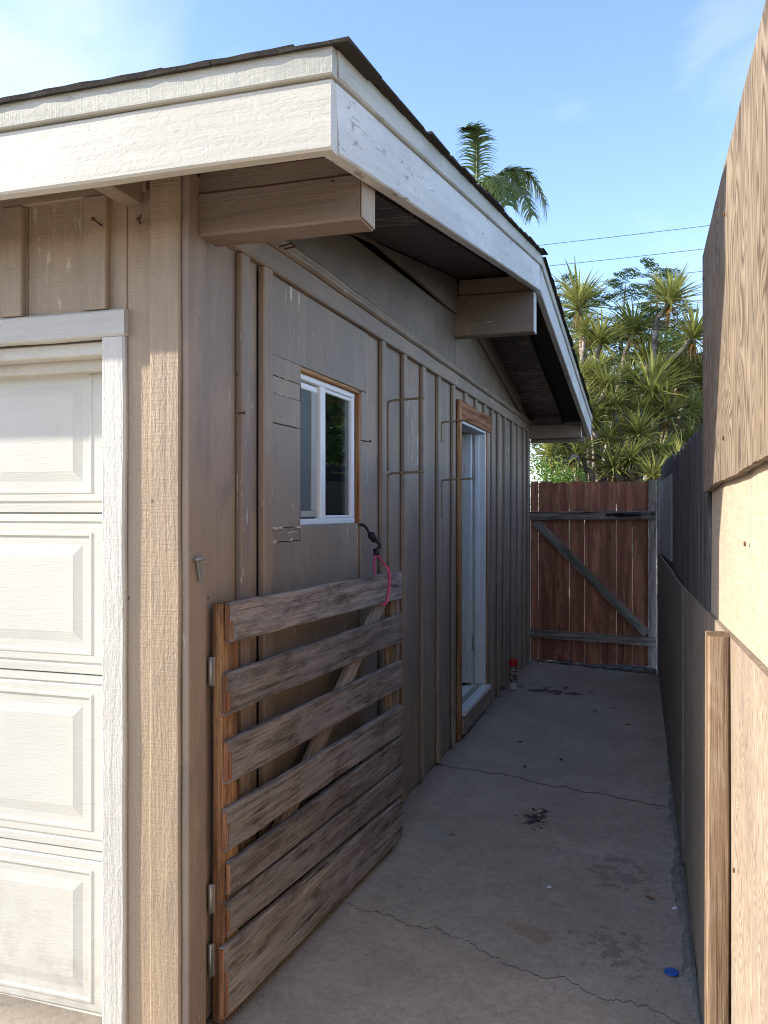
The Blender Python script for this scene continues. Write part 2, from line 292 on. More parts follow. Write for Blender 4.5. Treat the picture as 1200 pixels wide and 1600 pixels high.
def m_concrete():
    t = NT('concrete'); co = t.coord(False)
    s = t.n('ShaderNodeSeparateXYZ', Vector=co); X, Y = s.outputs['X'], s.outputs['Y']
    a = t.noise(co, sc=1.3, detail=6, rough=0.6, dist=0.4); b = t.noise(co, sc=7, detail=6, rough=0.65); f = t.noise(co, sc=170, detail=3)
    tro = t.noise(co, (6, 1.2, 1), 1.6, 5, 0.6, 1.5)
    c = t.ramp(a, [(0.3, (0.38, 0.315, 0.24)), (0.5, (0.50, 0.42, 0.325)), (0.7, (0.57, 0.485, 0.385))])
    c = t.mix(t.ramp(b, [(0.35, 0.5), (0.6, 0.0)]), c, (0.34, 0.28, 0.215))
    m2 = t.noise(co, sc=32, detail=6, rough=0.7); c = t.mix(t.ramp(m2, [(0.35, 0.3), (0.5, 0.0)]), c, (0.22, 0.18, 0.14)); c = t.mix(t.ramp(m2, [(0.55, 0.0), (0.7, 0.35)]), c, (0.55, 0.48, 0.39))
    c = t.mix(t.ramp(tro, [(0.55, 0.0), (0.72, 0.4)]), c, (0.52, 0.45, 0.37))
    c = t.mix(t.math('MULTIPLY', f, 0.35), c, (0.16, 0.135, 0.11))
    ag = t.n('ShaderNodeTexVoronoi', Vector=co, Scale=85.0); agv = t.n('ShaderNodeSeparateColor', Color=ag.outputs['Color']).outputs[0]; c = t.mix(t.ramp(agv, [(0.0, 0.22), (0.35, 0.0)]), c, (0.2, 0.165, 0.13)); c = t.mix(t.ramp(agv, [(0.8, 0.0), (1.0, 0.18)]), c, (0.6, 0.53, 0.44))
    sp = t.n('ShaderNodeTexVoronoi', Vector=co, Scale=55.0); spf = t.ramp(sp.outputs['Distance'], [(0.06, 0.7), (0.10, 0.0)])
    c = t.mix(t.math('MULTIPLY', spf, t.ramp(b, [(0.5, 0), (0.6, 1)])), c, (0.05, 0.045, 0.04))
    # dirt along the wall and fence foot
    dl = t.math('ADD', t.ramp(X, [(0.0, 1.0), (0.14, 0.0)]), t.ramp(X, [(1.02, 0.0), (1.22, 0.9)]))
    inalley = t.ramp(Y, [(0.0, 0.0), (0.08, 1.0)])
    dl = t.math('MULTIPLY', t.math('MULTIPLY', dl, inalley), t.math('MULTIPLY_ADD', b, 1.2, -0.1, clamp=True), clamp=True)
    c = t.mix(t.math('MULTIPLY', dl, 0.75), c, (0.07, 0.06, 0.048))
    # darker and greyer towards the back end
    bk = t.math('MULTIPLY', t.ramp(t.math('MULTIPLY', Y, 0.1), [(0.15, 0.0), (0.5, 0.6)]), t.ramp(a, [(0.3, 1.0), (0.7, 0.4)]))
    c = t.mix(bk, c, (0.24, 0.215, 0.19))
    # blots of tar / oil
    def blot(c, x, y, rx, ry, thr, col, ns, amt=0.9):
        dx = t.math('DIVIDE', t.math('SUBTRACT', X, x), rx); dy = t.math('DIVIDE', t.math('SUBTRACT', Y, y), ry)
        d = t.math('SQRT', t.math('ADD', t.math('MULTIPLY', dx, dx), t.math('MULTIPLY', dy, dy)))
        nn = t.noise(co, (1, 1, 1), ns, 4, 0.6, 0.6)
        v = t.math('SUBTRACT', nn, t.math('MULTIPLY', d, 0.32))
        return t.mix(t.ramp(v, [(thr, 0.0), (thr + 0.03, amt)]), c, col)
    c = blot(c, 0.60, 2.0, 0.10, 0.22, 0.36, (0.012, 0.014, 0.013), 26)
    c = blot(c, 0.36, 4.8, 0.45, 0.32, 0.37, (0.04, 0.038, 0.036), 9, 0.8)
    c = blot(c, 0.23, 1.62, 0.12, 0.2, 0.42, (0.33, 0.36, 0.32), 18, 0.5)
    c = blot(c, 0.72, 0.95, 0.16, 0.2, 0.42, (0.26, 0.13, 0.05), 10, 0.35)
    c = blot(c, 1.0, 0.95, 0.2, 0.25, 0.40, (0.16, 0.115, 0.085), 22, 0.5)
    c = blot(c, 0.98, 1.55, 0.3, 0.25, 0.41, (0.17, 0.145, 0.12), 14, 0.5)
    # cracks
    def crack(y0, sl, amp, sd, w=0.005, lo=-9.0, hi=9.0):
        n1 = t.noise(co, (1, 0.0, 0), 3.0 + sd, 5, 0.65); n2 = t.noise(co, (1, 0, 0), 30.0 + sd, 2, 0.5)
        yy = t.math('ADD', t.math('MULTIPLY_ADD', X, sl, y0), t.math('MULTIPLY', t.math('SUBTRACT', n1, 0.5), amp))
        yy = t.math('ADD', yy, t.math('MULTIPLY', t.math('SUBTRACT', n2, 0.5), 0.014))
        d = t.math('ABSOLUTE', t.math('SUBTRACT', Y, yy))
        return t.ramp(t.math('DIVIDE', d, w * 4), [(0.15, 1.0), (0.36, 0.0)])
    k = t.math('MAXIMUM', crack(0.90, -0.25, 0.35, 0.3, 0.0024), crack(2.57, -0.13, 0.28, 1.1, 0.007))
    c = t.mix(t.math('MULTIPLY', k, 0.85), c, (0.03, 0.026, 0.022))
    h = t.math('ADD', t.math('MULTIPLY', f, 0.4), t.math('MULTIPLY', b, 0.6))
    n1 = t.bump(h, 0.35, 0.006); n1 = t.bump(k, -0.8, 0.006, n1)
    return t.fin(c, t.math('MULTIPLY_ADD', a, 0.3, 0.6), n1, 0.3)
M['concrete'] = m_concrete()
def m_dirt():
    t = NT('dirt'); co = t.coord(False)
    a = t.noise(co, sc=0.6, detail=7); b = t.noise(co, sc=14, detail=5)
    c = t.mix(a, (0.10, 0.08, 0.055), (0.2, 0.165, 0.12)); c = t.mix(t.math('MULTIPLY', b, 0.4), c, (0.06, 0.05, 0.035))
    return t.fin(c, 0.95, t.bump(b, 0.5, 0.02), 0.1)
M['dirt'] = m_dirt()
def m_mortar():
    t = NT('mortar'); co = t.coord(False); a = t.noise(co, sc=60, detail=5); b = t.noise(co, sc=6, detail=4)
    c = t.mix(a, (0.13, 0.12, 0.105), (0.34, 0.32, 0.285)); c = t.mix(t.math('MULTIPLY', b, 0.5), c, (0.14, 0.125, 0.105))
    return t.fin(c, 0.95, t.bump(a, 0.9, 0.01), 0.1)
M['mortar'] = m_mortar()

# ------------------------------------------------------------------ object helpers
WM = {}
def link(name, me, parent=None, mw=None, mat=None):
    o = bpy.data.objects.new(name, me); COL.objects.link(o)
    mw = mw or Matrix.Identity(4)
    if mat is not None and me is not None and not me.materials: me.materials.append(M[mat] if isinstance(mat, str) else mat)
    if parent is not None:
        o.parent = parent; o.matrix_basis = WM[parent.name].inverted() @ mw
    else: o.matrix_basis = mw
    WM[o.name] = mw
    return o
def tag(o, label, cat, group=None):
    o['label'] = label; o['category'] = cat
    if group: o['group'] = group
    return o
def thing(name, loc, label, cat, group=None):
    return tag(link(name, None, None, Matrix.Translation(loc)), label, cat, group)
def struct(o): o['kind'] = 'structure'; return o
def bm_mesh(bm, name, smooth=False):
    me = bpy.data.meshes.new(name)
    if smooth:
        for f in bm.faces: f.smooth = True
    bm.normal_update(); bm.to_mesh(me); bm.free(); return me
def py_mesh(name, v, f, smooth=False):
    me = bpy.data.meshes.new(name); me.from_pydata([tuple(p) for p in v], [], f); me.update()
    if smooth: me.polygons.foreach_set('use_smooth', [True] * len(me.polygons))
    return me
def frame(c, L, N):
    """matrix with local X along L, local Z along N"""
    L = Vector(L).normalized(); N = Vector(N); N = (N - N.dot(L) * L).normalized(); W = N.cross(L)
    m = Matrix((L, W, N)).transposed().to_4x4(); m.translation = Vector(c); return m
def board_mesh(L, W, T, bev=0.003, seg=1, jit=0.0, name='board', ragged=0.0, dogear=0.0):
    """a board: length X, width Y, thickness Z, centred, softly bevelled and slightly uneven"""
    bm = bmesh.new()
    xs = [-L / 2 + L * i / seg for i in range(seg + 1)]
    sd = random.uniform(0, 100)
    prof = [(-W / 2, -T / 2), (W / 2, -T / 2), (W / 2, T / 2), (-W / 2, T / 2)]
    if bev > 0:
        b = min(bev, W * 0.3, T * 0.3)
        prof = [(-W / 2 + b, -T / 2), (W / 2 - b, -T / 2), (W / 2, -T / 2 + b), (W / 2, T / 2 - b), (W / 2 - b, T / 2), (-W / 2 + b, T / 2), (-W / 2, T / 2 - b), (-W / 2, -T / 2 + b)]
    rings = []
    for i, x in enumerate(xs):
        ring = []
        for (y, z) in prof:
            sgn = 1 if y > 0 else -1
            dy = jit * mnoise.noise((x * 3.5 + sd, sgn * 3.1, 0)) + 0.5 * jit * mnoise.noise((x * 15 + sd, sgn * 3.1, 5))
            dz = 0.4 * jit * mnoise.noise((x * 3 + sd, 9.0, 2))
            dx = 0
            if ragged and i in (0, seg): dx = ragged * mnoise.noise((y * 60 + sd, z * 50, x * 9))
            yy = y
            if dogear and i == seg: yy = y * (1 - dogear / (W / 2))
            ring.append(bm.verts.new((x + dx, yy + dy, z + dz)))
        rings.append(ring)
    if dogear:   # move the ring before the end back by the ear's length
        for v in rings[-2]: v.co.x = L / 2 - dogear
    n = len(prof)
    for a, b2 in zip(rings, rings[1:]):
        for k in range(n): bm.faces.new((a[k], b2[k], b2[(k + 1) % n], a[(k + 1) % n]))
    bm.faces.new(list(reversed(rings[0]))[::-1]); bm.faces.new(list(reversed(rings[-1])))
    bmesh.ops.recalc_face_normals(bm, faces=bm.faces)
    return bm_mesh(bm, name)
def board(name, parent, p0, p1, W, T, N, mat, bev=0.003, seg=1, jit=0.0, ragged=0.0, dogear=0.0):
    p0 = Vector(p0); p1 = Vector(p1)
    return link(name, board_mesh((p1 - p0).length, W, T, bev, seg, jit, name, ragged, dogear), parent, frame((p0 + p1) / 2, p1 - p0, N), mat)
def vb(name, parent, x0, x1, y0, y1, z0, z1, mat, N='x', bev=0.003, seg=1, jit=0.0, ragged=0.0, along='z'):
    """axis-aligned board given by its box"""
    cx, cy, cz = (x0 + x1) / 2, (y0 + y1) / 2, (z0 + z1) / 2
    if along == 'z':
        p0, p1 = (cx, cy, z0), (cx, cy, z1)
        if N == 'x': W, T, n = y1 - y0, x1 - x0, (1, 0, 0)
        else: W, T, n = x1 - x0, y1 - y0, (0, -1, 0)
    elif along == 'y':
        p0, p1 = (cx, y0, cz), (cx, y1, cz); W, T, n = z1 - z0, x1 - x0, (1, 0, 0)
    else:
        p0, p1 = (x0, cy, cz), (x1, cy, cz); W, T, n = z1 - z0, y1 - y0, (0, -1, 0)
    return board(name, parent, p0, p1, W, T, n, mat, bev, seg, jit, ragged)
def prism(name, parent, poly, axis, a0, a1, mat, bev=0.0):
    """polygon in the plane across `axis` ('x': (y,z), 'y': (x,z), 'z': (x,y)) pushed from a0 to a1"""
    def P(p, a): return {'x': (a, p[0], p[1]), 'y': (p[0], a, p[1]), 'z': (p[0], p[1], a)}[axis]
    bm = bmesh.new(); A = [bm.verts.new(P(p, a0)) for p in poly]; B = [bm.verts.new(P(p, a1)) for p in poly]; n = len(poly)
    bm.faces.new(A); bm.faces.new(list(reversed(B)))
    for i in range(n): bm.faces.new((A[i], B[i], B[(i + 1) % n], A[(i + 1) % n]))
    bmesh.ops.recalc_face_normals(bm, faces=bm.faces)
    if bev: bmesh.ops.bevel(bm, geom=bm.edges[:], offset=bev, segments=1, affect='EDGES')
    return link(name, bm_mesh(bm, name), parent, None, mat)
def tube_data(pts, rads, n=8, V=None, F=None, cap=True):
    V = [] if V is None else V; F = [] if F is None else F
    pts = [Vector(p) for p in pts]; base0 = len(V); up = Vector((0.31, 0.2, 0.93))
    for i, p in enumerate(pts):
        d = (pts[min(i + 1, len(pts) - 1)] - pts[max(i - 1, 0)]).normalized()
        a = d.cross(up);
        if a.length < 1e-3: a = d.cross(Vector((1, 0, 0)))
        a.normalize(); b = d.cross(a); r = rads[i] if isinstance(rads, (list, tuple)) else rads
        for k in range(n):
            th = 2 * math.pi * k / n; V.append(p + a * (r * math.cos(th)) + b * (r * math.sin(th)))
    for i in range(len(pts) - 1):
        for k in range(n):
            b0 = base0 + i * n; F.append((b0 + k, b0 + (k + 1) % n, b0 + n + (k + 1) % n, b0 + n + k))
    if cap:
        F.append(tuple(base0 + k for k in range(n))[::-1]); e = base0 + (len(pts) - 1) * n; F.append(tuple(e + k for k in range(n)))
    return V, F
def tube(name, parent, pts, rads, mat, n=8, mw=None):
    V, F = tube_data(pts, rads, n)
    if parent is None and mw is None: mw = Matrix.Translation(Vector(pts[0])); V = [Vector(v) - Vector(pts[0]) for v in V]
    elif mw is not None: V = [mw.inverted() @ v for v in V]
    return link(name, py_mesh(name, V, F, True), parent, mw, mat)
def spline(pts, k=6):
    pts = [Vector(p) for p in pts]; out = []
    for i in range(len(pts) - 1):
        p0 = pts[max(i - 1, 0)]; p1 = pts[i]; p2 = pts[i + 1]; p3 = pts[min(i + 2, len(pts) - 1)]
        for j in range(k):
            t = j / k
            out.append(0.5 * ((2 * p1) + (-p0 + p2) * t + (2 * p0 - 5 * p1 + 4 * p2 - p3) * t * t + (-p0 + 3 * p1 - 3 * p2 + p3) * t ** 3))
    return out + [pts[-1]]
def lathe(name, parent, prof, loc, mat, n=20):
    V, F = [], []
    for (r, z) in prof:
        for k in range(n):
            th = 2 * math.pi * k / n; V.append((r * math.cos(th), r * math.sin(th), z))
    for i in range(len(prof) - 1):
        for k in range(n): F.append((i * n + k, i * n + (k + 1) % n, (i + 1) * n + (k + 1) % n, (i + 1) * n + k))
    F.append(tuple(range(n))[::-1]); F.append(tuple((len(prof) - 1) * n + k for k in range(n)))
    me = py_mesh(name, V, F, False)
    return link(name, me, parent, Matrix.Translation(loc), mat)
def cl(v, a, b): return max(a, min(b, v))

# ------------------------------------------------------------------ ground
def gz(x, y):
    a = cl(x / 1.25, 0, 1); b = cl(y / 6.15, 0, 1)
    l = 0.02 - 0.07 * b; r = -0.06 - 0.03 * b
    z = l * (1 - a) + r * a
    if x < 0: z = z - 0.06 * cl(-x / 0.25, 0, 1) * (1 - cl(y / 0.6, 0, 1))
    if y < 0: z = z + (-0.045 - z) * cl(-y / 0.7, 0, 1)
    return z
def grid_sheet(name, xs, ys, zf, mat):
    V = [(x, y, zf(x, y)) for y in ys for x in xs]; nx = len(xs)
    F = [(j * nx + i, j * nx + i + 1, (j + 1) * nx + i + 1, (j + 1) * nx + i) for j in range(len(ys) - 1) for i in range(nx - 1)]
    return struct(link(name, py_mesh(name, V, F, True), None, None, mat))
xs = [-9, -5, -2, -1, -0.6, -0.4, -0.3, -0.25, -0.2, -0.15, -0.1, -0.05, 0] + [0.1 * i for i in range(1, 13)] + [1.26, 1.6, 3.0]
ys = [-9, -5, -3, -2, -1.5, -1, -0.7, -0.5, -0.35, -0.2, -0.1, 0, 0.1, 0.3, 0.6] + [0.9 + 0.4 * i for i in range(14)] + [6.4]
grid_sheet('concrete_slab', xs, ys, lambda x, y: gz(x, y) + 0.004 * mnoise.noise((x * 1.7, y * 1.7, 0)), 'concrete')
grid_sheet('ground', [-600, -60, -12, 0, 6, 60, 600], [-600, -60, -9, 0, 7, 20, 60, 600], lambda x, y: -0.16, 'dirt')

# ------------------------------------------------------------------ garage
G = thing('garage', (0, 0, 0), 'brown board-and-batten garage with white fascia and dark shingle roof', 'garage')
XL = -6.2; YB = 6.18
ZF = 2.08                                # frieze foot
SL = (2.611 - 2.08) / (2.98 + 0.30)       # roof slope
def roofz(y):                             # underside of rake fascia
    return 2.08 + SL * (y + 0.30) if y < 2.98 else 2.611 - SL * (y - 2.98)
def rakex(y): return 0.50 if y < 2.98 else 0.50 + 0.05 * (y - 2.98) / 3.45
def foot(y): return gz(0, y) + 0.012

# backing of the side wall (sheathing, with the window and door holes left open)
def back(y0, y1, z0, z1): vb('wall_sheathing', G, -0.115, -0.021, y0, y1, z0, z1, 'interior', bev=0)
back(0.0, 0.76, -0.1, 2.2); back(0.76, 1.30, -0.1, 1.30); back(0.76, 1.30, 1.83, 2.2); back(1.30, 3.06, -0.1, 2.2)
back(3.06, 3.93, 1.905, 2.2); back(3.93, YB, -0.1, 2.2); back(3.06, 3.93, -0.1, 0.03)
vb('foundation', G, -0.10, -0.024, 0.0, YB, -0.15, 0.05, 'foundation', along='y', bev=0)
# siding boards
SB = [(0.055, 0.255), (0.257, 0.385)]
for a, b in SB: vb('siding_board', G, -0.02, 0, a, b, foot(a), ZF, 'brown', seg=6, jit=0.001)
# plywood patch round the window, in pieces as patched
PX = 0.006
vb('plywood_patch', G, -0.02, PX, 0.459, 1.375, 1.836, ZF - 0.004, 'brown_patch', bev=0.002)
vb('plywood_patch', G, -0.02, PX + 0.001, 0.459, 0.695, 1.774, 1.834, 'brown_patch', bev=0.002)
vb('plywood_patch', G, -0.02, PX - 0.002, 0.459, 0.695, 1.720, 1.7715, 'brown_patch', bev=0.003)
vb('plywood_patch', G, -0.02, PX, 0.459, 0.695, 1.629, 1.7175, 'brown_patch', bev=0.002)
vb('plywood_patch', G, -0.02, PX, 0.459, 0.695, 1.307, 1.625, 'brown_patch', bev=0.002)
vb('plywood_patch', G, -0.02, PX - 0.003, 0.459, 0.695, 1.262, 1.304, 'brown_patch', bev=0.004)
vb('plywood_patch', G, -0.02, PX, 0.459, 0.697, foot(.5), 1.259, 'brown_patch', bev=0.002)
vb('plywood_patch', G, -0.02, PX - 0.001, 0.699, 1.268, foot(.9), 1.308, 'brown_patch', bev=0.002)
vb('plywood_patch', G, -0.02, PX, 1.304, 1.375, 1.64, 1.833, 'brown_patch', bev=0.002)
vb('plywood_patch', G, -0.02, PX - 0.003, 1.304, 1.375, foot(1.3), 1.636, 'brown_patch', bev=0.004, seg=8, jit=0.003)
vb('bare_wood_edge', G, -0.018, 0.002, 1.2685, 1.284, foot(1.28), 1.30, 'rawedge', bev=0.001, seg=10, jit=0.003)
vb('bare_wood_edge', G, -0.018, 0.001, 0.4505, 0.4588, foot(.45), ZF - 0.006, 'rawedge', bev=0.001, seg=12, jit=0.003)
PEEL = ([], [])
def peel(pts, w, gaps):
    # ragged flakes of pale old paint along a seam; pts = (y, z) ends
    V, F = PEEL; (ya, za), (yb, zb) = pts; L = math.hypot(yb - ya, zb - za); n = max(8, int(L / 0.004)); sd = random.uniform(0, 99); ty, tz = (yb - ya) / L, (zb - za) / L; prev = False
    for i in range(n + 1):
        f = i / n; q = mnoise.noise((f * L * 9 + sd, 0, 0)) + .5 * mnoise.noise((f * L * 40 + sd, 2, 0)) - gaps
        if q > 0:
            a = w * min(1, q * 3) * (0.6 + .6 * abs(mnoise.noise((f * L * 120 + sd, 4, 0)))); o = w * .8 * mnoise.noise((f * L * 30 + sd, 9, 0))
            y, z = ya + (yb - ya) * f, za + (zb - za) * f
            V += [(0.0085, y - tz * (a + o), z + ty * (a + o)), (0.0085, y + tz * (a - o), z - ty * (a - o))]
            if prev: k = len(V); F.append((k - 4, k - 3, k - 1, k - 2))
            prev = True
        else: prev = False
M['peel'] = m_plain('peeling_pale_paint', (0.52, 0.46, 0.38), 0.8, 0, 0.3)
peel([(0.462, 1.773), (0.69, 1.773)], 0.0035, -0.1); peel([(0.462, 1.719), (0.69, 1.719)], 0.003, 0.05); peel([(0.462, 1.305), (0.69, 1.305)], 0.005, -0.15); peel([(0.47, 1.262), (0.69, 1.268)], 0.007, -0.1); peel([(0.52, 1.283), (0.66, 1.292)], 0.003, 0.0)
peel([(0.4615, 0.9), (0.4615, 1.75)], 0.004, -0.05); peel([(1.372, 1.1), (1.372, 2.05)], 0.0022, 0.1); peel([(1.33, 1.1), (1.33, 1.62)], 0.003, 0.05); peel([(1.30, 1.10), (1.345, 1.63)], 0.0015, 0.1); peel([(1.12, 0.9), (1.12, 1.30)], 0.002, 0.1); peel([(1.05, 0.9), (1.05, 1.30)], 0.0015, 0.2); peel([(0.72, 0.9), (0.72, 1.3)], 0.002, 0.25); peel([(1.29, 1.757), (1.37, 1.752)], 0.003, -0.1)
for _ in range(26):
    y_, z_ = random.uniform(0.5, 1.36), random.choice([random.uniform(1.86, 2.05), random.uniform(0.95, 1.28)]); a_ = random.uniform(0, 3.14); l_ = random.uniform(.004, .012)
    peel([(y_, z_), (y_ + math.cos(a_) * l_, z_ + math.sin(a_) * l_)], 0.003, -1)
pp = link('peeling_paint', py_mesh('peeling_paint', *PEEL), G, None, 'peel'); pp['kind'] = 'stuff'
BT = [0.2475, 1.535, 1.862, 2.197, 2.522, 2.867, 4.10, 4.363, 4.643, 5.012, 5.317, 5.648, 5.926]
edges = [1.377, 1.54, 1.868, 2.20, 2.528, 2.87, 3.028]
for a, b in zip(edges, edges[1:]): vb('siding_board', G, -0.02, random.uniform(-.0015, .0015), a, b - 0.002, foot(a), ZF, 'brown', seg=6, jit=0.001)
edges = [4.06, 4.37, 4.65, 5.02, 5.325, 5.655, 5.93, YB]
for a, b in zip(edges, edges[1:]): vb('siding_board', G, -0.02, random.uniform(-.0015, .0015), a, b - 0.002, foot(a), ZF, 'brown', seg=6, jit=0.001)
vb('siding_board', G, -0.02, 0, 3.03, 3.33, 2.018, ZF, 'brown'); vb('siding_board', G, -0.02, 0.001, 3.332, 3.7, 2.018, ZF, 'brown'); vb('siding_board', G, -0.02, 0, 3.702, 4.058, 2.018, ZF, 'brown')
for y in BT:
    w = 0.05 + random.uniform(-.004, .006)
    vb('batten', G, 0.0015, 0.022, y, y + w, foot(y) + random.uniform(0, .02), ZF - 0.002 + random.uniform(-.004, 0.0), 'brown', bev=0.004, seg=14, jit=0.0025)
for y in (3.21, 3.52, 3.83): vb('batten', G, 0.0015, 0.020, y, y + 0.05, 2.02, ZF - 0.002, 'brown')
vb('batten', G, 0.0015, 0.024, 0.386, 0.449, foot(.4), ZF - 0.003, 'brown', bev=0.004, seg=10, jit=0.002)
# frieze, band moulding, ledge
vb('frieze_board', G, -0.019, 0.024, 0.057, 3.3, ZF, 2.152, 'brown', along='y', bev=0.004, seg=24, jit=0.003)
vb('frieze_board', G, -0.019, 0.024, 3.302, YB, ZF, 2.152, 'brown', along='y', bev=0.004, seg=24, jit=0.003)
def moulding(y0, y1):
    prof = [(0.0, 2.150), (0.030, 2.151), (0.040, 2.158), (0.041, 2.168), (0.033, 2.176), (0.036, 2.186), (0.030, 2.196), (0.0, 2.20)]
    V, F = [], []; n = 60; k = len(prof)
    for i in range(n + 1):
        y = y0 + (y1 - y0) * i / n
        for (x, z) in prof: V.append((x + 0.004 * mnoise.noise((y * 4, z * 20, 0)), y, z + 0.005 * mnoise.noise((y * 3, 0, 7))))
    for i in range(n):
        for j in range(k - 1): F.append((i * k + j, i * k + j + 1, (i + 1) * k + j + 1, (i + 1) * k + j))
    F.append(tuple(range(k))); F.append(tuple(n * k + j for j in range(k))[::-1])
    return link('band_moulding', py_mesh('band_moulding', V, F, False), G, None, 'brown_beam')
moulding(0.13, 6.16)
# gable sheets
SO = 0.105  # deck underside above rake foot
prism('gable_panel', G, [(0.0, 2.185), (2.995, 2.185), (2.995, roofz(2.97) + SO), (0.0, roofz(0.0) + SO)], 'x', -0.02, 0.004, 'gable')
prism('gable_panel', G, [(2.998, 2.185), (YB, 2.185), (YB, roofz(YB) + SO), (2.998, roofz(2.999) + SO)], 'x', -0.02, 0.005, 'gable')
prism('gable_panel', G, [(1.05, 2.45), (2.94, 2.50), (2.94, roofz(2.94) + SO - .004), (1.15, roofz(1.15) + SO - .004)], 'x', 0.004, 0.026, 'gable', 0.002)
prism('gable_panel', G, [(3.06, 2.50), (3.6, 2.49), (5.4, 2.205), (5.4, roofz(5.4) + SO - .004), (3.06, roofz(3.06) + SO - .004)], 'x', 0.005, 0.028, 'gable', 0.002)
# corner boards
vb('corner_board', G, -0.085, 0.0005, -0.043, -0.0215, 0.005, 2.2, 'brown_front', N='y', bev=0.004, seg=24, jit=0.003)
vb('corner_board', G, 0.001, 0.021, -0.034, 0.053, 0.012, 2.2, 'brown', bev=0.003, seg=24, jit=0.002)
# front wall: boards, battens
for a, b in [(-0.163, 0.0), (-0.47, -0.165), (-0.80, -0.472), (-1.15, -0.802), (-1.5, -1.152)]:
    z0 = -0.04 if a > -0.2 else 1.78
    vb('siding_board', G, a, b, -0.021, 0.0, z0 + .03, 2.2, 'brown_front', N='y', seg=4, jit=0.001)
for a, b in [(-0.54, -0.474), (-0.282, -0.214), (-0.88, -0.81), (-1.2, -1.13)]:
    vb('batten', G, a, b, -0.041, -0.0215, 1.872, 2.16, 'brown_front', N='y', seg=8, jit=0.002)
vb('siding_board', G, XL, -1.502, -0.021, 0, 1.78, 2.2, 'brown_front', N='y'); vb('siding_board', G, XL, -5.1, -0.021, 0, -0.03, 1.78, 'brown_front', N='y')
vb('wall_sheathing', G, XL, -0.117, 0.001, 0.09, 1.80, 2.25, 'interior', N='y', bev=0); vb('wall_sheathing', G, -0.20, -0.117, 0.001, 0.09, -0.12, 1.80, 'interior', N='y', bev=0)
vb('wall_sheathing', G, XL, -5.15, 0.001, 0.09, -0.12, 1.80, 'interior', N='y', bev=0)
vb('rear_wall', G, XL, -0.117, YB - 0.1, YB - 0.001, -0.12, 2.25, 'brown', N='y'); vb('far_side_wall', G, XL, XL + 0.1, 0.092, YB - 0.102, -0.12, 2.25, 'brown')
prism('far_gable', G, [(0.1, 2.251), (YB - .1, 2.251), (YB - .1, roofz(YB) + SO), (2.98, roofz(2.98) + SO), (0.1, roofz(0.1) + SO)], 'x', XL, XL + 0.05, 'brown')
# eave blocking over the front wall
vb('frieze_board', G, -6.1, -0.10, -0.036, -0.022, 2.162, 2.2, 'brown_front', along='x', bev=0.003)
vb('rafter_tail', G, -0.16, -0.11, -0.255, -0.037, 2.125, 2.19, 'brown_beam', along='y')
# roof deck
def deck(name, z0, z1, mat, xr, xl=XL - 0.3, ov=0.0):
    yf, yr = -0.262 - ov, 6.40 + ov
    poly = [(yf, roofz(yf) + z0), (2.98, roofz(2.98) + z0), (yr, roofz(yr) + z0), (yr, roofz(yr) + z1), (2.98, roofz(2.98) + z1), (yf, roofz(yf) + z1)]
    return prism(name, G, poly, 'x', xl, xr, mat)
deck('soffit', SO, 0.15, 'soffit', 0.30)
# fascias
vb('fascia_board', G, XL - 0.3, 0.4995, -0.300, -0.263, 2.08, 2.222, 'white', N='y', along='x', bev=0.005, seg=40, jit=0.002)
vb('drip_strip', G, -1.02, 0.507, -0.312, -0.285, 2.2225, 2.285, 'drip', N='y', along='x', bev=0.003, seg=16, jit=0.002)
vb('drip_strip', G, XL - 0.3, -1.0215, -0.310, -0.285, 2.2235, 2.283, 'drip', N='y', along='x', bev=0.003, seg=16, jit=0.002)
def rake(name, y0, y1, z0, z1, xo, th, mat, seg=20, jit=0.002):
    a = Vector((rakex(y0) + xo - th / 2, y0, roofz(y0) + (z0 + z1) / 2)); b = Vector((rakex(y1) + xo - th / 2, y1, roofz(y1) + (z0 + z1) / 2))
    return board(name, G, a, b, z1 - z0, th, (1, 0, 0), mat, 0.004, seg, jit)
rake('rake_board', -0.2625, 2.976, 0.0, 0.142, 0.0, 0.038, 'white_rake'); rake('rake_board', 2.985, 6.43, 0.0, 0.142, 0.0, 0.038, 'white_rake')
rake('drip_strip', -0.284, 2.985, 0.1425, 0.204, 0.010, 0.03, 'drip'); rake('drip_strip', 2.99, 6.43, 0.1425, 0.204, 0.010, 0.03, 'drip')
vb('fascia_board', G, XL - 0.3, 0.515, 6.402, 6.432, roofz(6.43), roofz(6.43) + .2, 'white_rake', N='y', along='x')
# roof sheet and shingles
deck('roof_sheet', 0.1505, 0.1935, 'shingle', 0.49, XL - 0.3, 0.03)
def shingle_mesh():
    L, W = 0.30, 0.22
    V = []
    n = 6
    for i in range(n + 1):
        x = -L / 2 + L * i / n
        e = 0.006 * mnoise.noise((x * 23, 1.3, 0))
        V += [(x, -W / 2 + e, 0.003), (x, -W / 2 + e, 0.0095 + 0.002 * mnoise.noise((x * 30, 5, 0))), (x, W / 2, 0.003), (x, W / 2, 0.0)]
    F = []
    for i in range(n):
        for j in range(4): F.append((i * 4 + j, i * 4 + (j + 1) % 4, (i + 1) * 4 + (j + 1) % 4, (i + 1) * 4 + j))
    F.append((0, 1, 2, 3)); F.append(tuple(n * 4 + j for j in (3, 2, 1, 0)))
    me = py_mesh('shingle', V, F); me.materials.append(M['shingle']); return me
SHM = [shingle_mesh() for _ in range(3)]
